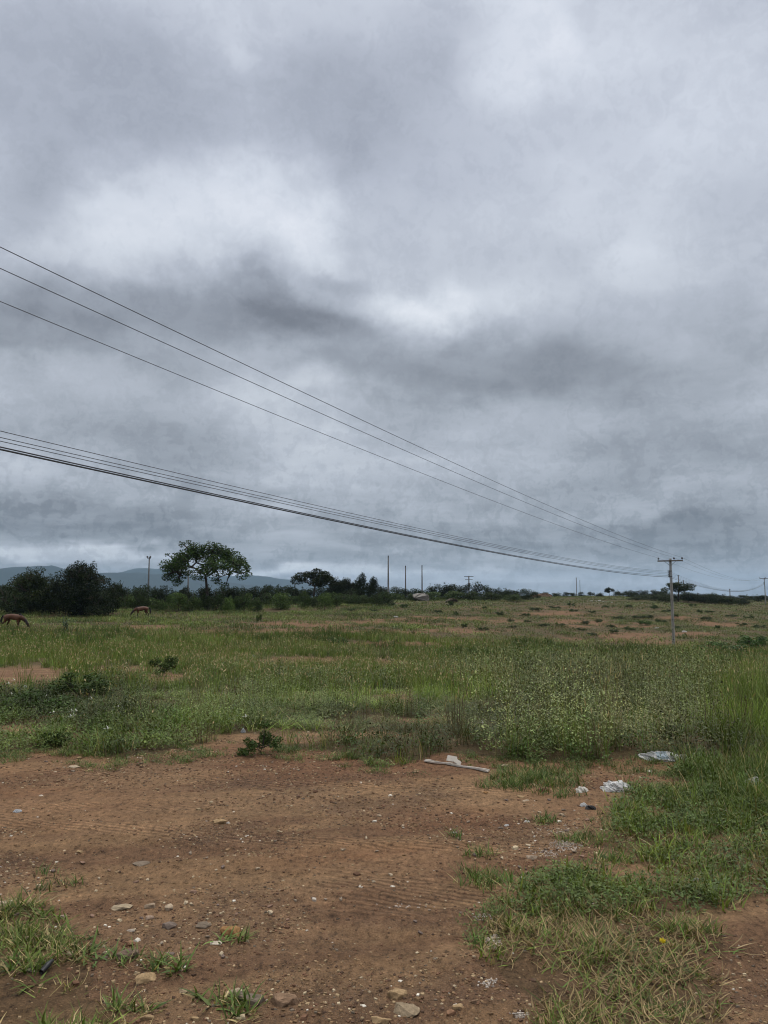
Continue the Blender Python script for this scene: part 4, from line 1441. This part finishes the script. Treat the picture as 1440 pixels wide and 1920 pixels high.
def wire(off, z1, z2, left, mid, right, rad_, label, group):
    """left, mid, right: photo points the wire passes through; z1, z2: heights at the poles"""
    sL, zL = plan_at(left[0], off, left[1])
    sM, zM = plan_at(mid[0], off, mid[1])
    cf = np.polyfit([sL, sM, 0.0], [zL, zM, z1], 2)
    span_ = (P2 - P1).to_2d().length
    sR, zR = plan_at(right[0], off, right[1])
    cr = np.polyfit([0.0, sR, span_], [z1, zR, z2], 2)
    pts_ = []
    S_ = list(np.linspace(sL - 26, 0, 90)) + list(np.linspace(0, span_, 50))[1:]
    for s in S_:
        zz = np.polyval(cf, s) if s <= 0 else np.polyval(cr, s)
        pts_.append((P1.x + LP.x * off + LD.x * s, P1.y + LP.y * off + LD.y * s, zz))
    g = Geo()
    g.tube(pts_, rad_, 6, (1, 1, 1), False)
    o = link('power_line', g.mesh('power_line', True), M_WIRE)
    tag(o, label, 'wire', group)


zt1, zt2 = P1T.z + .06, P2T.z + .06
wire(OFFS[2], zt1, zt2, (0, 463), (720, 807), (1380, 1085), .0072, 'topmost overhead wire of all', 'high wires on the crossarms')
wire(OFFS[1], zt1, zt2, (0, 503), (720, 827.5), (1375, 1086), .0072, 'second overhead wire from the top, middle of the upper three', 'high wires on the crossarms')
wire(OFFS[0], zt1, zt2, (0, 565), (720, 859), (1365, 1087), .0072, 'third overhead wire from the top, lowest of the upper three', 'high wires on the crossarms')
for i, (l_, m_, r_, lab) in enumerate((((0, 808), (828, 1000), .0066, 'highest of the lower bundle of wires'), ((0, 820), (811, 1000), .0066, 'second wire down in the lower bundle'),
                                       ((0, 827), (795, 1000), .0066, 'third wire down in the lower bundle'), ((0, 838), (750, 1000), .0125, 'thick cable second from the bottom of the lower bundle'), ((0, 842.5), (743, 1000.5), .0165, 'lowest and thickest cable of the lower bundle'))):
    wire(-.2, P1T.z - 1.12 - i * .13, P2T.z - 1.15 - i * .13, l_, m_, (1360, 1105.5 + i * .7), r_, lab, 'low wires on the pole rack')


# ------------------------------------------------------------------ lamp posts and masts on the skyline
def lamp_post(px_, top, Y, label, heads=2, rad_=.16, group='tall lamp posts beyond the thicket'):
    b_ = on(px_, Y)
    hgt = high(px_, top, Y).z - b_.z
    o = empty('lamp_post', b_, 0)
    tag(o, label, 'lamp post', group)
    g = Geo()
    g.tube([(0, 0, -.3), (0, 0, hgt * .5), (0, 0, hgt - .1)], [rad_ * 1.25, rad_, rad_ * .72], 10)
    link('shaft', g.mesh('lamp_shaft', True), M_POST, o)
    g = Geo()
    g.box((0, -.12, hgt - .35), (.6 if heads > 1 else .2, .08, .07))
    link('bracket', g.mesh('lamp_bracket'), M_STEEL, o)
    for k in range(heads):
        sx = (k - (heads - 1) / 2) * .5
        g = Geo()
        rt = Matrix.Rotation(R(35), 3, 'X')
        g.box((sx, -.24, hgt - .10), (.26, .16, .24), rt, (1, 1, 1), .8)
        g.box((sx, -.20, hgt - .26), (.08, .08, .2), None)
        link('floodlight', g.mesh('lamp_head'), M_STEEL, o)
    return o


lamp_post(277.5, 1043, 128, 'tall lamp post with twin floodlights between the dark bushy trees and the umbrella tree', 2, .13)
lamp_post(728, 1042, 168, 'tallest of the three lamp posts beyond the thicket', 1, .17)
lamp_post(760.5, 1061, 182, 'shortest looking, middle of the three lamp posts', 1, .15)
lamp_post(791.5, 1060, 180, 'lamp post with small head, nearest the grey boulder of the three', 1, .15)
lamp_post(352, 1070, 126, 'slim pole seen through the crown of the umbrella tree', 1, .12)


def mast(px_, top, Y, rad_, label, arm=0.0, box=False):
    b_ = on(px_, Y)
    hgt = high(px_, top, Y).z - b_.z
    o = empty('mast', b_, 0)
    tag(o, label, 'mast')
    g = Geo()
    g.tube([(0, 0, -.3), (0, 0, hgt)], [rad_ * 1.2, rad_], 8)
    link('shaft', g.mesh('mast_shaft', True), M_POST, o)
    g = Geo()
    g.box((0, 0, hgt - .15), (max(arm, .3), .12, .14))
    if arm > 1:
        g.box((0, 0, hgt - 1.0), (arm * .8, .12, .12))
    link('crossarm', g.mesh('mast_arm'), M_STEEL, o)
    if box:
        g = Geo()
        g.tube([(.0, -.35, hgt - 3.0), (.0, -.35, hgt - 2.9), (0, -.35, hgt - 2.0), (0, -.35, hgt - 1.9)], [.2, .42, .42, .2], 10)
        link('transformer', g.mesh('mast_transformer', True), M_STEEL, o)


mast(879.5, 1080, 215, .16, 'distant power pole with double crossarm and round transformer over the bushes', 2.6, True)
mast(1081.5, 1083, 330, .14, 'pale thin mast on the skyline, farther of a close pair from the thorn tree', .5)
mast(1088, 1088, 330, .09, 'very thin mast on the skyline, nearer of a close pair to the white litter')
mast(1273.5, 1078, 225, .13, 'pole rising from behind the flat crowned thorn tree', .5)
mast(1283, 1088, 215, .11, 'short dark pole standing in front of the thorn tree crown', .4)
mast(1369, 1104, 225, .12, 'stubby pole between the near and the farther power poles', .4)


# ------------------------------------------------------------------ horses
def horse_coat(name, body, dark):
    m, t, out = material(name)
    tcn = t.n.new('ShaderNodeTexCoord')
    sp = t.n.new('ShaderNodeSeparateXYZ')
    t.l.new(tcn.outputs['Object'], sp.inputs[0])
    legs = t.m('MULTIPLY', t.m('SUBTRACT', .56, sp.outputs[2]), 6.0, clamp=True)
    nck = t.m('MULTIPLY', t.m('SUBTRACT', sp.outputs[0], .95), 3.5, clamp=True)
    nzz = t.noise(tcn.outputs['Object'], 5, 4, .6)
    c_ = t.mix(1.0, t.ramp(nzz, [(.3, g3(.75)), (.7, g3(1.2))]), body, 'MULTIPLY')
    c_ = t.mix(t.m('MAXIMUM', legs, t.m('MULTIPLY', nck, .8)), c_, dark)
    p_ = t.n.new('ShaderNodeBsdfPrincipled')
    t.l.new(c_, p_.inputs['Base Color'])
    p_.inputs['Roughness'].default_value = .55
    p_.inputs['Specular IOR Level'].default_value = .3
    t.l.new(p_.outputs[0], out.inputs['Surface'])
    return m


M_HAIR = plain('dark_horse_hair', (.012, .009, .008), .7, .3, .3, 20)


def make_horse(loc, rz, steps, body, label, scale=1.0):
    o = empty('horse', loc, rz)
    tag(o, label, 'horse')
    V = [(-.55, 0, 1.14), (-.80, 0, 1.14), (-.2, 0, 1.10), (.12, 0, 1.06), (.45, 0, 1.12), (.66, 0, 1.02), (.86, 0, .92), (1.06, 0, .73), (1.22, 0, .53), (1.29, 0, .36), (1.33, 0, .21), (1.345, 0, .11)]
    RD = [(.24, .25), (.13, .13), (.24, .25), (.26, .28), (.21, .27), (.17, .22), (.12, .18), (.095, .135), (.08, .115), (.07, .095), (.052, .062), (.045, .05)]
    E = [(0, 1), (0, 2), (2, 3), (3, 4), (4, 5), (5, 6), (6, 7), (7, 8), (8, 9), (9, 10), (10, 11)]
    for s, (fd, hd) in zip((1, -1), (steps[0], steps[1])):
        i = len(V)
        y_ = .14 * s
        V += [(-.56, y_, .95), (-.46 + hd * .3, y_ * 1.1, .74), (-.70 + hd * .7, y_, .50), (-.66 + hd, y_, .15), (-.62 + hd, y_, .02)]
        RD += [(.16, .18), (.11, .14), (.058, .07), (.04, .042), (.055, .05)]
        E += [(0, i), (i, i + 1), (i + 1, i + 2), (i + 2, i + 3), (i + 3, i + 4)]
        i = len(V)
        V += [(.47, y_, .86), (.44 + fd * .3, y_, .68), (.47 + fd * .6, y_, .42), (.45 + fd, y_, .13), (.49 + fd, y_, .02)]
        RD += [(.12, .14), (.075, .09), (.052, .055), (.038, .04), (.05, .05)]
        E += [(4, i), (i, i + 1), (i + 1, i + 2), (i + 2, i + 3), (i + 3, i + 4)]
        i = len(V)
        V += [(1.20, .055 * s, .62), (1.20, .085 * s, .72)]
        RD += [(.03, .03), (.012, .012)]
        E += [(8, i), (i, i + 1)]
    me_ = bpy.data.meshes.new('horse_cage')
    me_.from_pydata([Vector(v) for v in V], E, [])
    tmp = bpy.data.objects.new('horse_cage', me_)
    COL.objects.link(tmp)
    sk = tmp.modifiers.new('skin', 'SKIN')
    sk.use_smooth_shade = True
    sb = tmp.modifiers.new('sub', 'SUBSURF')
    sb.levels = sb.render_levels = 2
    for k, (sv_, rd) in enumerate(zip(me_.skin_vertices[0].data, RD)):
        sv_.radius = rd
        sv_.use_root = (k == 0)
    dg = bpy.context.evaluated_depsgraph_get()
    bod = bpy.data.meshes.new_from_object(tmp.evaluated_get(dg))
    bpy.data.objects.remove(tmp)
    bod.name = 'horse_body'
    link('body', bod, horse_coat('horse_coat', body, tuple(c_ * .12 for c_ in body)), o)
    g = Geo()
    crest = [(.52, 1.40), (.72, 1.26), (.92, 1.10), (1.10, .89), (1.24, .68)]
    for k in range(26):
        f = k / 25 * (len(crest) - 1)
        i = min(int(f), len(crest) - 2)
        q = f - i
        x_ = crest[i][0] * (1 - q) + crest[i + 1][0] * q
        z_ = crest[i][1] * (1 - q) + crest[i + 1][1] * q
        for s in (-1, 1):
            g.tube([(x_, 0, z_ - .03), (x_ + .01, .06 * s, z_ - .09), (x_ - .03, .12 * s, z_ - .24 - .05 * random.random())], [.022, .026, .006], 4, (1, 1, 1), False)
    link('mane', g.mesh('horse_mane', True), M_HAIR, o)
    g = Geo()
    g.tube([(-.86, 0, 1.18), (-.97, 0, 1.06), (-1.02, 0, .8), (-1.0, .01, .52), (-.97, .0, .36)], [.045, .075, .085, .07, .015], 8)
    link('tail', g.mesh('horse_tail', True), M_HAIR, o)
    o.scale = (scale,) * 3
    return o


hb = on(24, 60.5, 1182)
make_horse(hb + Vector((0, 0, .02)), R(-6), ((-.22, .16), (.02, -.30)), (.082, .030, .011), 'bay horse walking with lowered dark head, cut off by the frame edge', .98)
hb2 = on(265.5, 92, 1160)
make_horse(hb2 + Vector((0, 0, .03)), R(180 + 38), ((.1, -.05), (-.1, .12)), (.082, .030, .012), 'smaller looking chestnut horse grazing in front of the thicket', 1.02)


# ------------------------------------------------------------------ stones one can point to
def rock_mesh(seed, sx, sy, sz, col, sub=2):
    r_ = random.Random(seed)
    bm = bmesh.new()
    for _ in range(16):
        v = Vector((r_.gauss(0, 1), r_.gauss(0, 1), r_.gauss(0, 1))).normalized() * r_.uniform(.8, 1.0)
        v = Vector([math.copysign(abs(c_) ** .7, c_) for c_ in v])
        bm.verts.new((v.x * sx / 2, v.y * sy / 2, v.z * sz / 2))
    hull = bmesh.ops.convex_hull(bm, input=bm.verts)
    bmesh.ops.delete(bm, geom=[v for v in bm.verts if not v.link_faces], context='VERTS')
    bmesh.ops.bevel(bm, geom=bm.edges[:], offset=min(sx, sy, sz) * .035, segments=1, affect='EDGES', profile=.6)
    bmesh.ops.triangulate(bm, faces=bm.faces[:])
    bmesh.ops.subdivide_edges(bm, edges=bm.edges[:], cuts=1, use_grid_fill=True)
    for v in bm.verts:
        p_ = v.co
        k = (vnoise(np.array(p_.x * 60 + seed), np.array(p_.y * 60 + p_.z * 43), seed) - .5)
        v.co += v.normal * float(k) * min(sx, sy, sz) * .16
    me_ = bpy.data.meshes.new('rock')
    bm.to_mesh(me_)
    bm.free()
    a_ = me_.attributes.new('col', 'FLOAT_COLOR', 'FACE')
    n = len(me_.polygons)
    cc = np.ones((n, 4), np.float32)
    cc[:, :3] = np.array(col)[None] * np.random.default_rng(seed).uniform(.92, 1.08, (n, 1))
    a_.data.foreach_set('color', cc.ravel())
    me_.materials.append(M_STONE)
    return me_


GRY, TANR, WHT, ORG, PNK, DKB, BRNR = (.20, .185, .155), (.32, .225, .12), (.44, .36, .26), (.27, .14, .05), (.25, .135, .08), (.06, .048, .04), (.18, .115, .075)
ROCKS = [  # px, py (foot), width px, height px, colour, label
    (468, 1884, 62, 34, (.13, .118, .10), 'smooth grey rock half covered by a grass tuft at the bottom edge'),
    (440, 1868, 34, 22, WHT, 'pale stone leaning against the smooth grey rock'),
    (533, 1890, 62, 40, BRNR, 'angular reddish brown rock beside the smooth grey rock'),
    (745, 1874, 44, 28, TANR, 'yellowish crumbly rock above the long flat grey stone'),
    (757, 1905, 64, 34, (.24, .195, .13), 'long flat grey tan stone near the bottom edge'),
    (716, 1920, 40, 28, TANR, 'tan stone cut off by the bottom edge of the clearing'),
    (434, 1754, 46, 30, ORG, 'orange ochre rock on gravel'),
    (241, 1798, 48, 28, (.115, .085, .072), 'dark brown rock under the pinkish stone'),
    (239, 1775, 30, 20, PNK, 'pinkish stone resting against the dark brown rock'),
    (276, 1842, 46, 24, TANR, 'flat tan crumbly stone beside the grass tufts'),
    (228, 1706, 42, 14, (.32, .265, .18), 'long flat pale stone with a grass blade behind it'),
    (281, 1704, 26, 14, (.28, .22, .155), 'greyish flat stone in the middle of three pale stones'),
    (316, 1708, 18, 20, WHT, 'small upright cream stone'),
    (280, 1726, 20, 14, (.34, .25, .19), 'pale pink tinged stone in the gravel'),
    (316, 1742, 36, 18, (.14, .12, .11), 'brown flat stone pointing upwards out of the gravel'),
    (381, 1742, 34, 20, (.15, .13, .105), 'grey slab like stone beside the orange ochre rock'),
    (411, 1545, 34, 15, TANR, 'tan wedge stone alone on the road'),
    (427, 1546, 11, 9, (.62, .60, .56), 'tiny white chip touching the tan wedge stone'),
    (996, 1612, 30, 11, (.30, .24, .18), 'flat pinkish tan stone near the chalky crumbs'),
    (12, 1698, 34, 14, WHT, 'cream flat stone at the frame edge beside the grass'),
    (589, 1690, 13, 12, (.52, .47, .40), 'bright white pebble in the middle of the dirt'),
    (265, 1622, 40, 9, (.17, .145, .115), 'grey flat stone sunk into the road'),
    (150, 1599, 18, 7, TANR, 'small tan stone in the dark gravel band'),
    (779, 1446, 12, 8, TANR, 'small tan stone at the clearing edge before the white trim'),
    (778, 1451, 18, 11, (.27, .19, .12), 'rounded tan rock beside the broken white trim'),
    (910, 1489, 13, 9, ORG, 'little ochre stone by the bright grass tuft'),
    (975, 1497, 18, 9, TANR, 'square tan stone below the red wrapper'),
    (986, 1503, 16, 7, WHT, 'cream stone just below the square tan stone'),
    (945, 1438, 20, 7, WHT, 'cream flat stone between the trim and the tall weeds'),
    (1015, 1604, 16, 6, TANR, 'small flat stone among chalky crumbs'),
    (847, 1908, 22, 18, PNK, 'pink stone near the bottom tuft'),
    (888, 1884, 18, 14, BRNR, 'brown pebble beside the small bottom tuft'),
    (858, 1893, 26, 12, TANR, 'flat tan stone behind the pink stone'),
    (275, 1915, 28, 18, TANR, 'ochre stone at the bottom edge below the crumbly stone'),
    (365, 1916, 20, 14, TANR, 'small tan stone near the bottom by the grey rock'),
    (342, 1864, 22, 14, (.36, .28, .18), 'pale angular stone below the grass tufts'),
    (192, 1778, 14, 10, WHT, 'small cream stone beside the left hand grass'),
    (405, 1772, 26, 7, (.52, .47, .38), 'narrow pale sliver of stone under the orange rock'),
    (245, 1748, 18, 8, (.36, .32, .27), 'light grey stone above the pinkish stone'),
    (140, 1440, 26, 6, WHT, 'cream flat stone at the far side of the road'),
    (150, 1422, 20, 5, TANR, 'tan flat stone on the far road edge'),
    (395, 1413, 22, 8, TANR, 'rough tan stone among the pale rubble at the road edge'),
    (358, 1409, 16, 7, WHT, 'cream chunk beside the seedling at the road edge'),
    (605, 1425, 20, 6, TANR, 'long tan stone at the road edge below the weeds'),
    (852, 1564, 14, 6, (.36, .35, .33), 'pale stone beside a tiny tuft on the road'),
    (60, 1822, 24, 8, (.42, .36, .28), 'pale flat stone in the grass')]
for i, (a_, b_, wv, hv, c_, lab) in enumerate(ROCKS):
    c_ = tuple(.68 * u_ + .32 * v_ for u_, v_ in zip(c_, (.215, .140, .085)))
    q_ = at(a_, b_ - hv * .12)
    sc_ = (q_ - Vector((0, 0, EYE))).length / F
    wm, hm = wv * sc_ * .86, hv * sc_ * .8
    sz_ = max(hm * .85, wm * .22)
    o = link('rock', rock_mesh(300 + i, wm, max(wm * .65, hm * .8), sz_, c_))
    o.location = q_ + Vector((0, 0, sz_ * .08))
    o.rotation_euler = (0, 0, rs.uniform(-.35, .35))
    tag(o, lab, 'rock')
srk = [rock_mesh(400 + i, .06, .045, .03, (1, 1, 1)) for i in range(6)]
rz_ = random.Random(21)
SM = [(rz_.uniform(20, 560), 1400 + 60 * rz_.random()) for _ in range(34)] + [(rz_.uniform(20, 460), rz_.uniform(1600, 1800)) for _ in range(40)] + [(rz_.uniform(480, 900), rz_.uniform(1520, 1760)) for _ in range(24)] + [(rz_.uniform(930, 1110), rz_.uniform(1490, 1640)) for _ in range(34)]
for (a_, b_) in SM:
    q_ = at(a_, b_)
    o = link('pebble', srk[rz_.randrange(6)])
    o.location = q_ + Vector((0, 0, .004))
    k = rz_.uniform(.35, .95)
    k *= .75
    o.scale = (k * 1.2, k, k)
    o.rotation_euler = (0, 0, rz_.uniform(0, 6))
    o.color = (*rz_.choice(((.36, .28, .19), (.40, .32, .22), (.16, .12, .10), (.24, .19, .14), (.22, .14, .10))), 1)
    tag(o, 'small pale or brown stone lying loose on the dirt', 'stone', 'small loose stones on the dirt')

# grey boulder and rubble heaps at the back of the field
q_ = at(788, 1127)
s_ = q_.y / F
o = link('boulder', rock_mesh(501, 34 * s_, 22 * s_, 22 * s_, (.20, .185, .165)))
o.location = q_ + Vector((0, 0, 5 * s_))
tag(o, 'big pale grey boulder in front of the bushes below the lamp posts', 'boulder')
for i, (a_, b_, wv, hv, c_, lab) in enumerate(((880, 1124, 40, 7, (.14, .12, .10), 'long low heap of grey rubble at the back of the field'), (845, 1130, 30, 9, (.09, .075, .055), 'brownish mound of rubble near the grey boulder'), (1015, 1119, 46, 8, (.15, .10, .07), 'reddish earth heap on the skyline'), (925, 1120, 26, 5, (.2, .19, .17), 'small pale grey rubble heap beside the long one'))):
    q_ = at(a_, b_)
    s_ = q_.y / F
    o = link('rubble_heap', rock_mesh(510 + i, wv * s_, wv * .6 * s_, hv * 1.6 * s_, c_))
    o.location = q_ + Vector((0, 0, hv * .1 * s_))
    tag(o, lab, 'rubble heap')


# ------------------------------------------------------------------ litter
def crumple(name, px_, py_, wpx, hpx, mat_, seed, label, cat, ridg=.35, mat2=None, stripe=None):
    q_ = at(px_, py_ - hpx * .15)
    sc_ = (q_ - Vector((0, 0, EYE))).length / F
    wm, hm = wpx * sc_ * .72, hpx * sc_ * .72
    bm = bmesh.new()
    bmesh.ops.create_icosphere(bm, subdivisions=5, radius=1)
    for v in bm.verts:
        p_ = v.co.copy()
        X, Y_, Z = np.array(p_.x * 1.7 + seed), np.array(p_.y * 1.7 - seed * .3), p_.z * 1.7
        n_ = 0.0
        am = 1.0
        for k in range(4):
            f = 2 ** k
            nn = float(vnoise(X * f + Z * f * .7, Y_ * f - Z * f * .6, seed + k))
            n_ += am * (1 - abs(2 * nn - 1))
            am *= .55
        rdx = 1 + (n_ / 2.0 - .55) * ridg * 2.2
        v.co = p_ * rdx
        if v.co.z < -.25:
            v.co.z = -.25 + (v.co.z + .25) * .1
    for f in bm.faces:
        f.smooth = False
        c0 = f.calc_center_median()
        if mat2 is not None and stripe(c0):
            f.material_index = 1
    for v in bm.verts:
        v.co = Vector((v.co.x * wm / 2, v.co.y * max(wm * .3, hm * .6), (v.co.z + .25) * hm * .68))
    me_ = bpy.data.meshes.new(name)
    bm.to_mesh(me_)
    bm.free()
    o = link(name, me_, [mat_] + ([mat2] if mat2 else []))
    o.location = q_ - Vector((0, 0, .004))
    tag(o, label, cat)
    return o


crumple('plastic_bag', 1156, 1486, 62, 22, M_PLASTIC, 3, 'crumpled bright white plastic bag on the grass edge', 'plastic bag', .5)
crumple('plastic_bag', 1236, 1427, 86, 19, M_PLASTIC, 8, 'flattened white plastic sack with a pale blue panel under the weeds', 'plastic bag', .3, M_BLUE, lambda c_: c_.z > .25 and -.30 < c_.x < .32 and c_.y < -.05)
crumple('plastic_bag', 1281, 1427, 30, 14, M_PAPER, 12, 'off white crumpled sack end next to the blue panelled sack', 'plastic bag', .4)
crumple('plastic_bag', 1307, 1420, 20, 10, M_PLASTIC, 14, 'little white plastic scrap in the grass behind the sacks', 'plastic bag', .5)
crumple('plastic_bag', 1284, 1500, 40, 15, M_PLASTIC2, 17, 'bluish grey torn plastic bag half sunk in the grass', 'plastic bag', .5)
crumple('paper_scrap', 1091, 1487, 24, 13, M_PAPER, 21, 'crumpled dirty white paper beside the white bag', 'litter', .5)
crumple('wrapper', 1020, 1484, 26, 9, M_RED, 25, 'crushed faded red wrapper on the dirt', 'litter', .4)
crumple('paper_scrap', 1095, 1514, 16, 8, M_PLASTIC, 28, 'small white scrap touching the black rag', 'litter', .5)
crumple('rag', 1107, 1519, 20, 10, M_BLACK, 31, 'small black rag at the grass edge', 'litter', .5)
crumple('plastic_scrap', 1287, 1517, 9, 9, M_PLASTIC, 35, 'tiny white plastic chip below the bluish grey bag', 'litter', .5)
crumple('plastic_scrap', 1356, 1504, 22, 9, M_PLASTIC2, 37, 'grey torn plastic strip in the green weeds below the cup', 'litter', .5)
crumple('plastic_scrap', 1307, 1654, 15, 8, M_PLASTIC2, 39, 'pale bluish scrap alone on the low trodden grass', 'litter', .4)
crumple('plastic_scrap', 48, 1291, 9, 7, M_PLASTIC, 41, 'white scrap on the bare reddish patch behind the blossoms', 'litter', .4)
crumple('plastic_scrap', 456, 1375, 10, 10, M_PLASTIC2, 43, 'pale scrap caught in weeds above the dark leafy shrub', 'litter', .5)
crumple('plastic_scrap', 475, 1233, 10, 6, M_PAPER, 45, 'pale scrap in the grass before the reddish track', 'litter', .4)
crumple('plastic_scrap', 1232, 1179, 10, 3, M_PLASTIC, 47, 'white scraps lying just before the foot of the near power pole', 'litter', .5)
crumple('plastic_scrap', 1283, 1186, 9, 3.5, M_PLASTIC, 49, 'white scrap lying just beyond the foot of the near power pole', 'litter', .5)
crumple('plastic_scrap', 742, 1158, 10, 3, M_PLASTIC, 51, 'white scrap on the reddish track below the lamp posts', 'litter', .5)
crumple('plastic_scrap', 988, 1543, 11, 5, M_PLASTIC, 53, 'white scrap beside the small tuft on gravel', 'litter', .5)
crumple('plastic_scrap', 950, 1551, 10, 5, M_PLASTIC, 55, 'white scrap on dark gravel near the road', 'litter', .4)
crumple('plastic_scrap', 33, 1523, 16, 6, M_PLASTIC2, 57, 'whitish scrap on the road at the frame edge', 'litter', .4)
b0_, b1_ = at(77, 1830), at(98, 1816)
g = Geo()
g.tube([b0_ - b0_, (b1_ - b0_) * .5 + Vector((0, 0, .012)), b1_ - b0_ + Vector((0, 0, .02))], [.012, .016, .007], 6, (1, 1, 1), True)
o = link('stick', g.mesh('stick', True), M_BLACK)
o.location = b0_ + Vector((0, 0, .012))
tag(o, 'short charred stick lying in the grass at the frame edge', 'stick')
for i, (a_, b_, wv, hv) in enumerate(((1100, 1128, 5, 1.5), (1109, 1128, 7, 1.8), (1117, 1128, 6, 1.6), (1124, 1127.5, 7, 2.4), (1131, 1129, 7, 2), (1139, 1129.5, 8, 2), (1147, 1130, 5, 1.5), (1204, 1133, 3, 2))):
    crumple('litter_scrap', a_, b_, wv, hv, M_PLASTIC, 70 + i, 'white scrap in the scatter of litter far up the rising field', 'litter', .5)['group'] = 'white litter far up the field'

# cup lying in the weeds
g = Geo()
g.tube([(0, 0, 0), (0, 0, .004), (0, 0, .10), (0, 0, .098)], [.028, .030, .038, .033], 14)
q_ = at(1401, 1480)
o = link('cup', g.mesh('cup', True), M_PLASTIC)
o.location = q_ + Vector((0, 0, .05))
o.rotation_euler = (R(70), R(10), R(25))
o.scale = (1.1, 1.1, 1.1)
tag(o, 'white plastic cup lying in the green weeds near the frame edge', 'cup')

# broken trim
a0, a1, a2, a3 = at(796, 1429), at(848, 1436), at(838, 1435), at(916, 1450)
o = empty('broken_trim', (a0 + a3) / 2, 0)
tag(o, 'broken strip of dirty white trim lying at the far edge of the clearing', 'broken trim')


def strip(p0, p1, wd, th, seed):
    """a long bent channel profile lying on the ground"""
    d = p1 - p0
    sd = Vector((-d.y, d.x, 0)).normalized()
    r_ = random.Random(seed)
    V, Q = [], []
    n = 10
    sec = [(-.5, 0), (-.5, 1.0), (-.36, 1.0), (-.36, .35), (.36, .35), (.36, 1.0), (.5, 1.0), (.5, 0)]
    for k in range(n + 1):
        c_ = p0 + d * (k / n) + sd * .003 * math.sin(k * .8 + seed) - o.location
        c_.z += .008 + .003 * math.sin(k * .7 + seed)
        tw = .12 * math.sin(k * .5 + seed)
        for (a_, h_) in sec:
            V.append(tuple(c_ + sd * a_ * wd + Vector((0, 0, h_ * th * r_.uniform(.8, 1.1) + a_ * wd * tw))))
    m_ = len(sec)
    for k in range(n):
        for q in range(m_):
            Q.append((k * m_ + q, k * m_ + (q + 1) % m_, (k + 1) * m_ + (q + 1) % m_, (k + 1) * m_ + q))
    Q += [(0, 3, 2, 1), (0, 7, 4, 3), (7, 6, 5, 4)]
    b0 = n * m_
    Q += [(b0, b0 + 1, b0 + 2, b0 + 3), (b0, b0 + 3, b0 + 4, b0 + 7), (b0 + 7, b0 + 4, b0 + 5, b0 + 6)]
    return np_mesh('strip', V, Q)


link('strip', strip(a0, a1, .040, .013, 1.0), M_TRIM, o)
link('strip', strip(a2, a3, .045, .014, 2.4), M_TRIM, o)
g = Geo()
rt = Matrix.Rotation(R(-38), 3, 'X') @ Matrix.Rotation(R(11), 3, 'Y')
g.box(at(848, 1432) - o.location + Vector((0, .02, .042)), (.11, .010, .06), rt, (1, 1, 1), .86)
g.box(at(858, 1436) - o.location + Vector((0, .0, .03)), (.08, .012, .045), Matrix.Rotation(R(25), 3, 'Y') @ rt, (1, 1, 1), .8)
link('flap', g.mesh('flap'), M_TRIM, o)

# yellow flower fallen on the dry grass
parts_ = []
for k in range(7):
    leafquad(parts_, (0, 0, .0), k * .9, .9 + .3 * (k % 2), .026, .022, 0, 1.0)
V, Q, C, J = pack(parts_)
q_ = at(1243, 1796)
o = link('yellow_flower', np_mesh('yellow_flower', V, Q), M_YELLOW)
o.location = q_ + Vector((0, 0, .06))
tag(o, 'single yellow flower lying on the dry trodden grass', 'flower')

# ------------------------------------------------------------------ humid air between here and the hills
g = Geo()
g.box((0, 1500, 142), (16000, 17000, 300))
me = g.mesh('haze')
m, t, out = material('humid_air')
pv = t.n.new('ShaderNodeVolumePrincipled')
pv.inputs['Color'].default_value = (.52, .76, 1.0, 1)
pv.inputs['Density'].default_value = 0.000075
pv.inputs['Anisotropy'].default_value = .2
t.l.new(pv.outputs[0], out.inputs['Volume'])
hzo = link('haze', me, m)
tag(hzo, 'thin blue haze in the air before the far hills', 'haze', kind='stuff')
hzo.visible_shadow = True
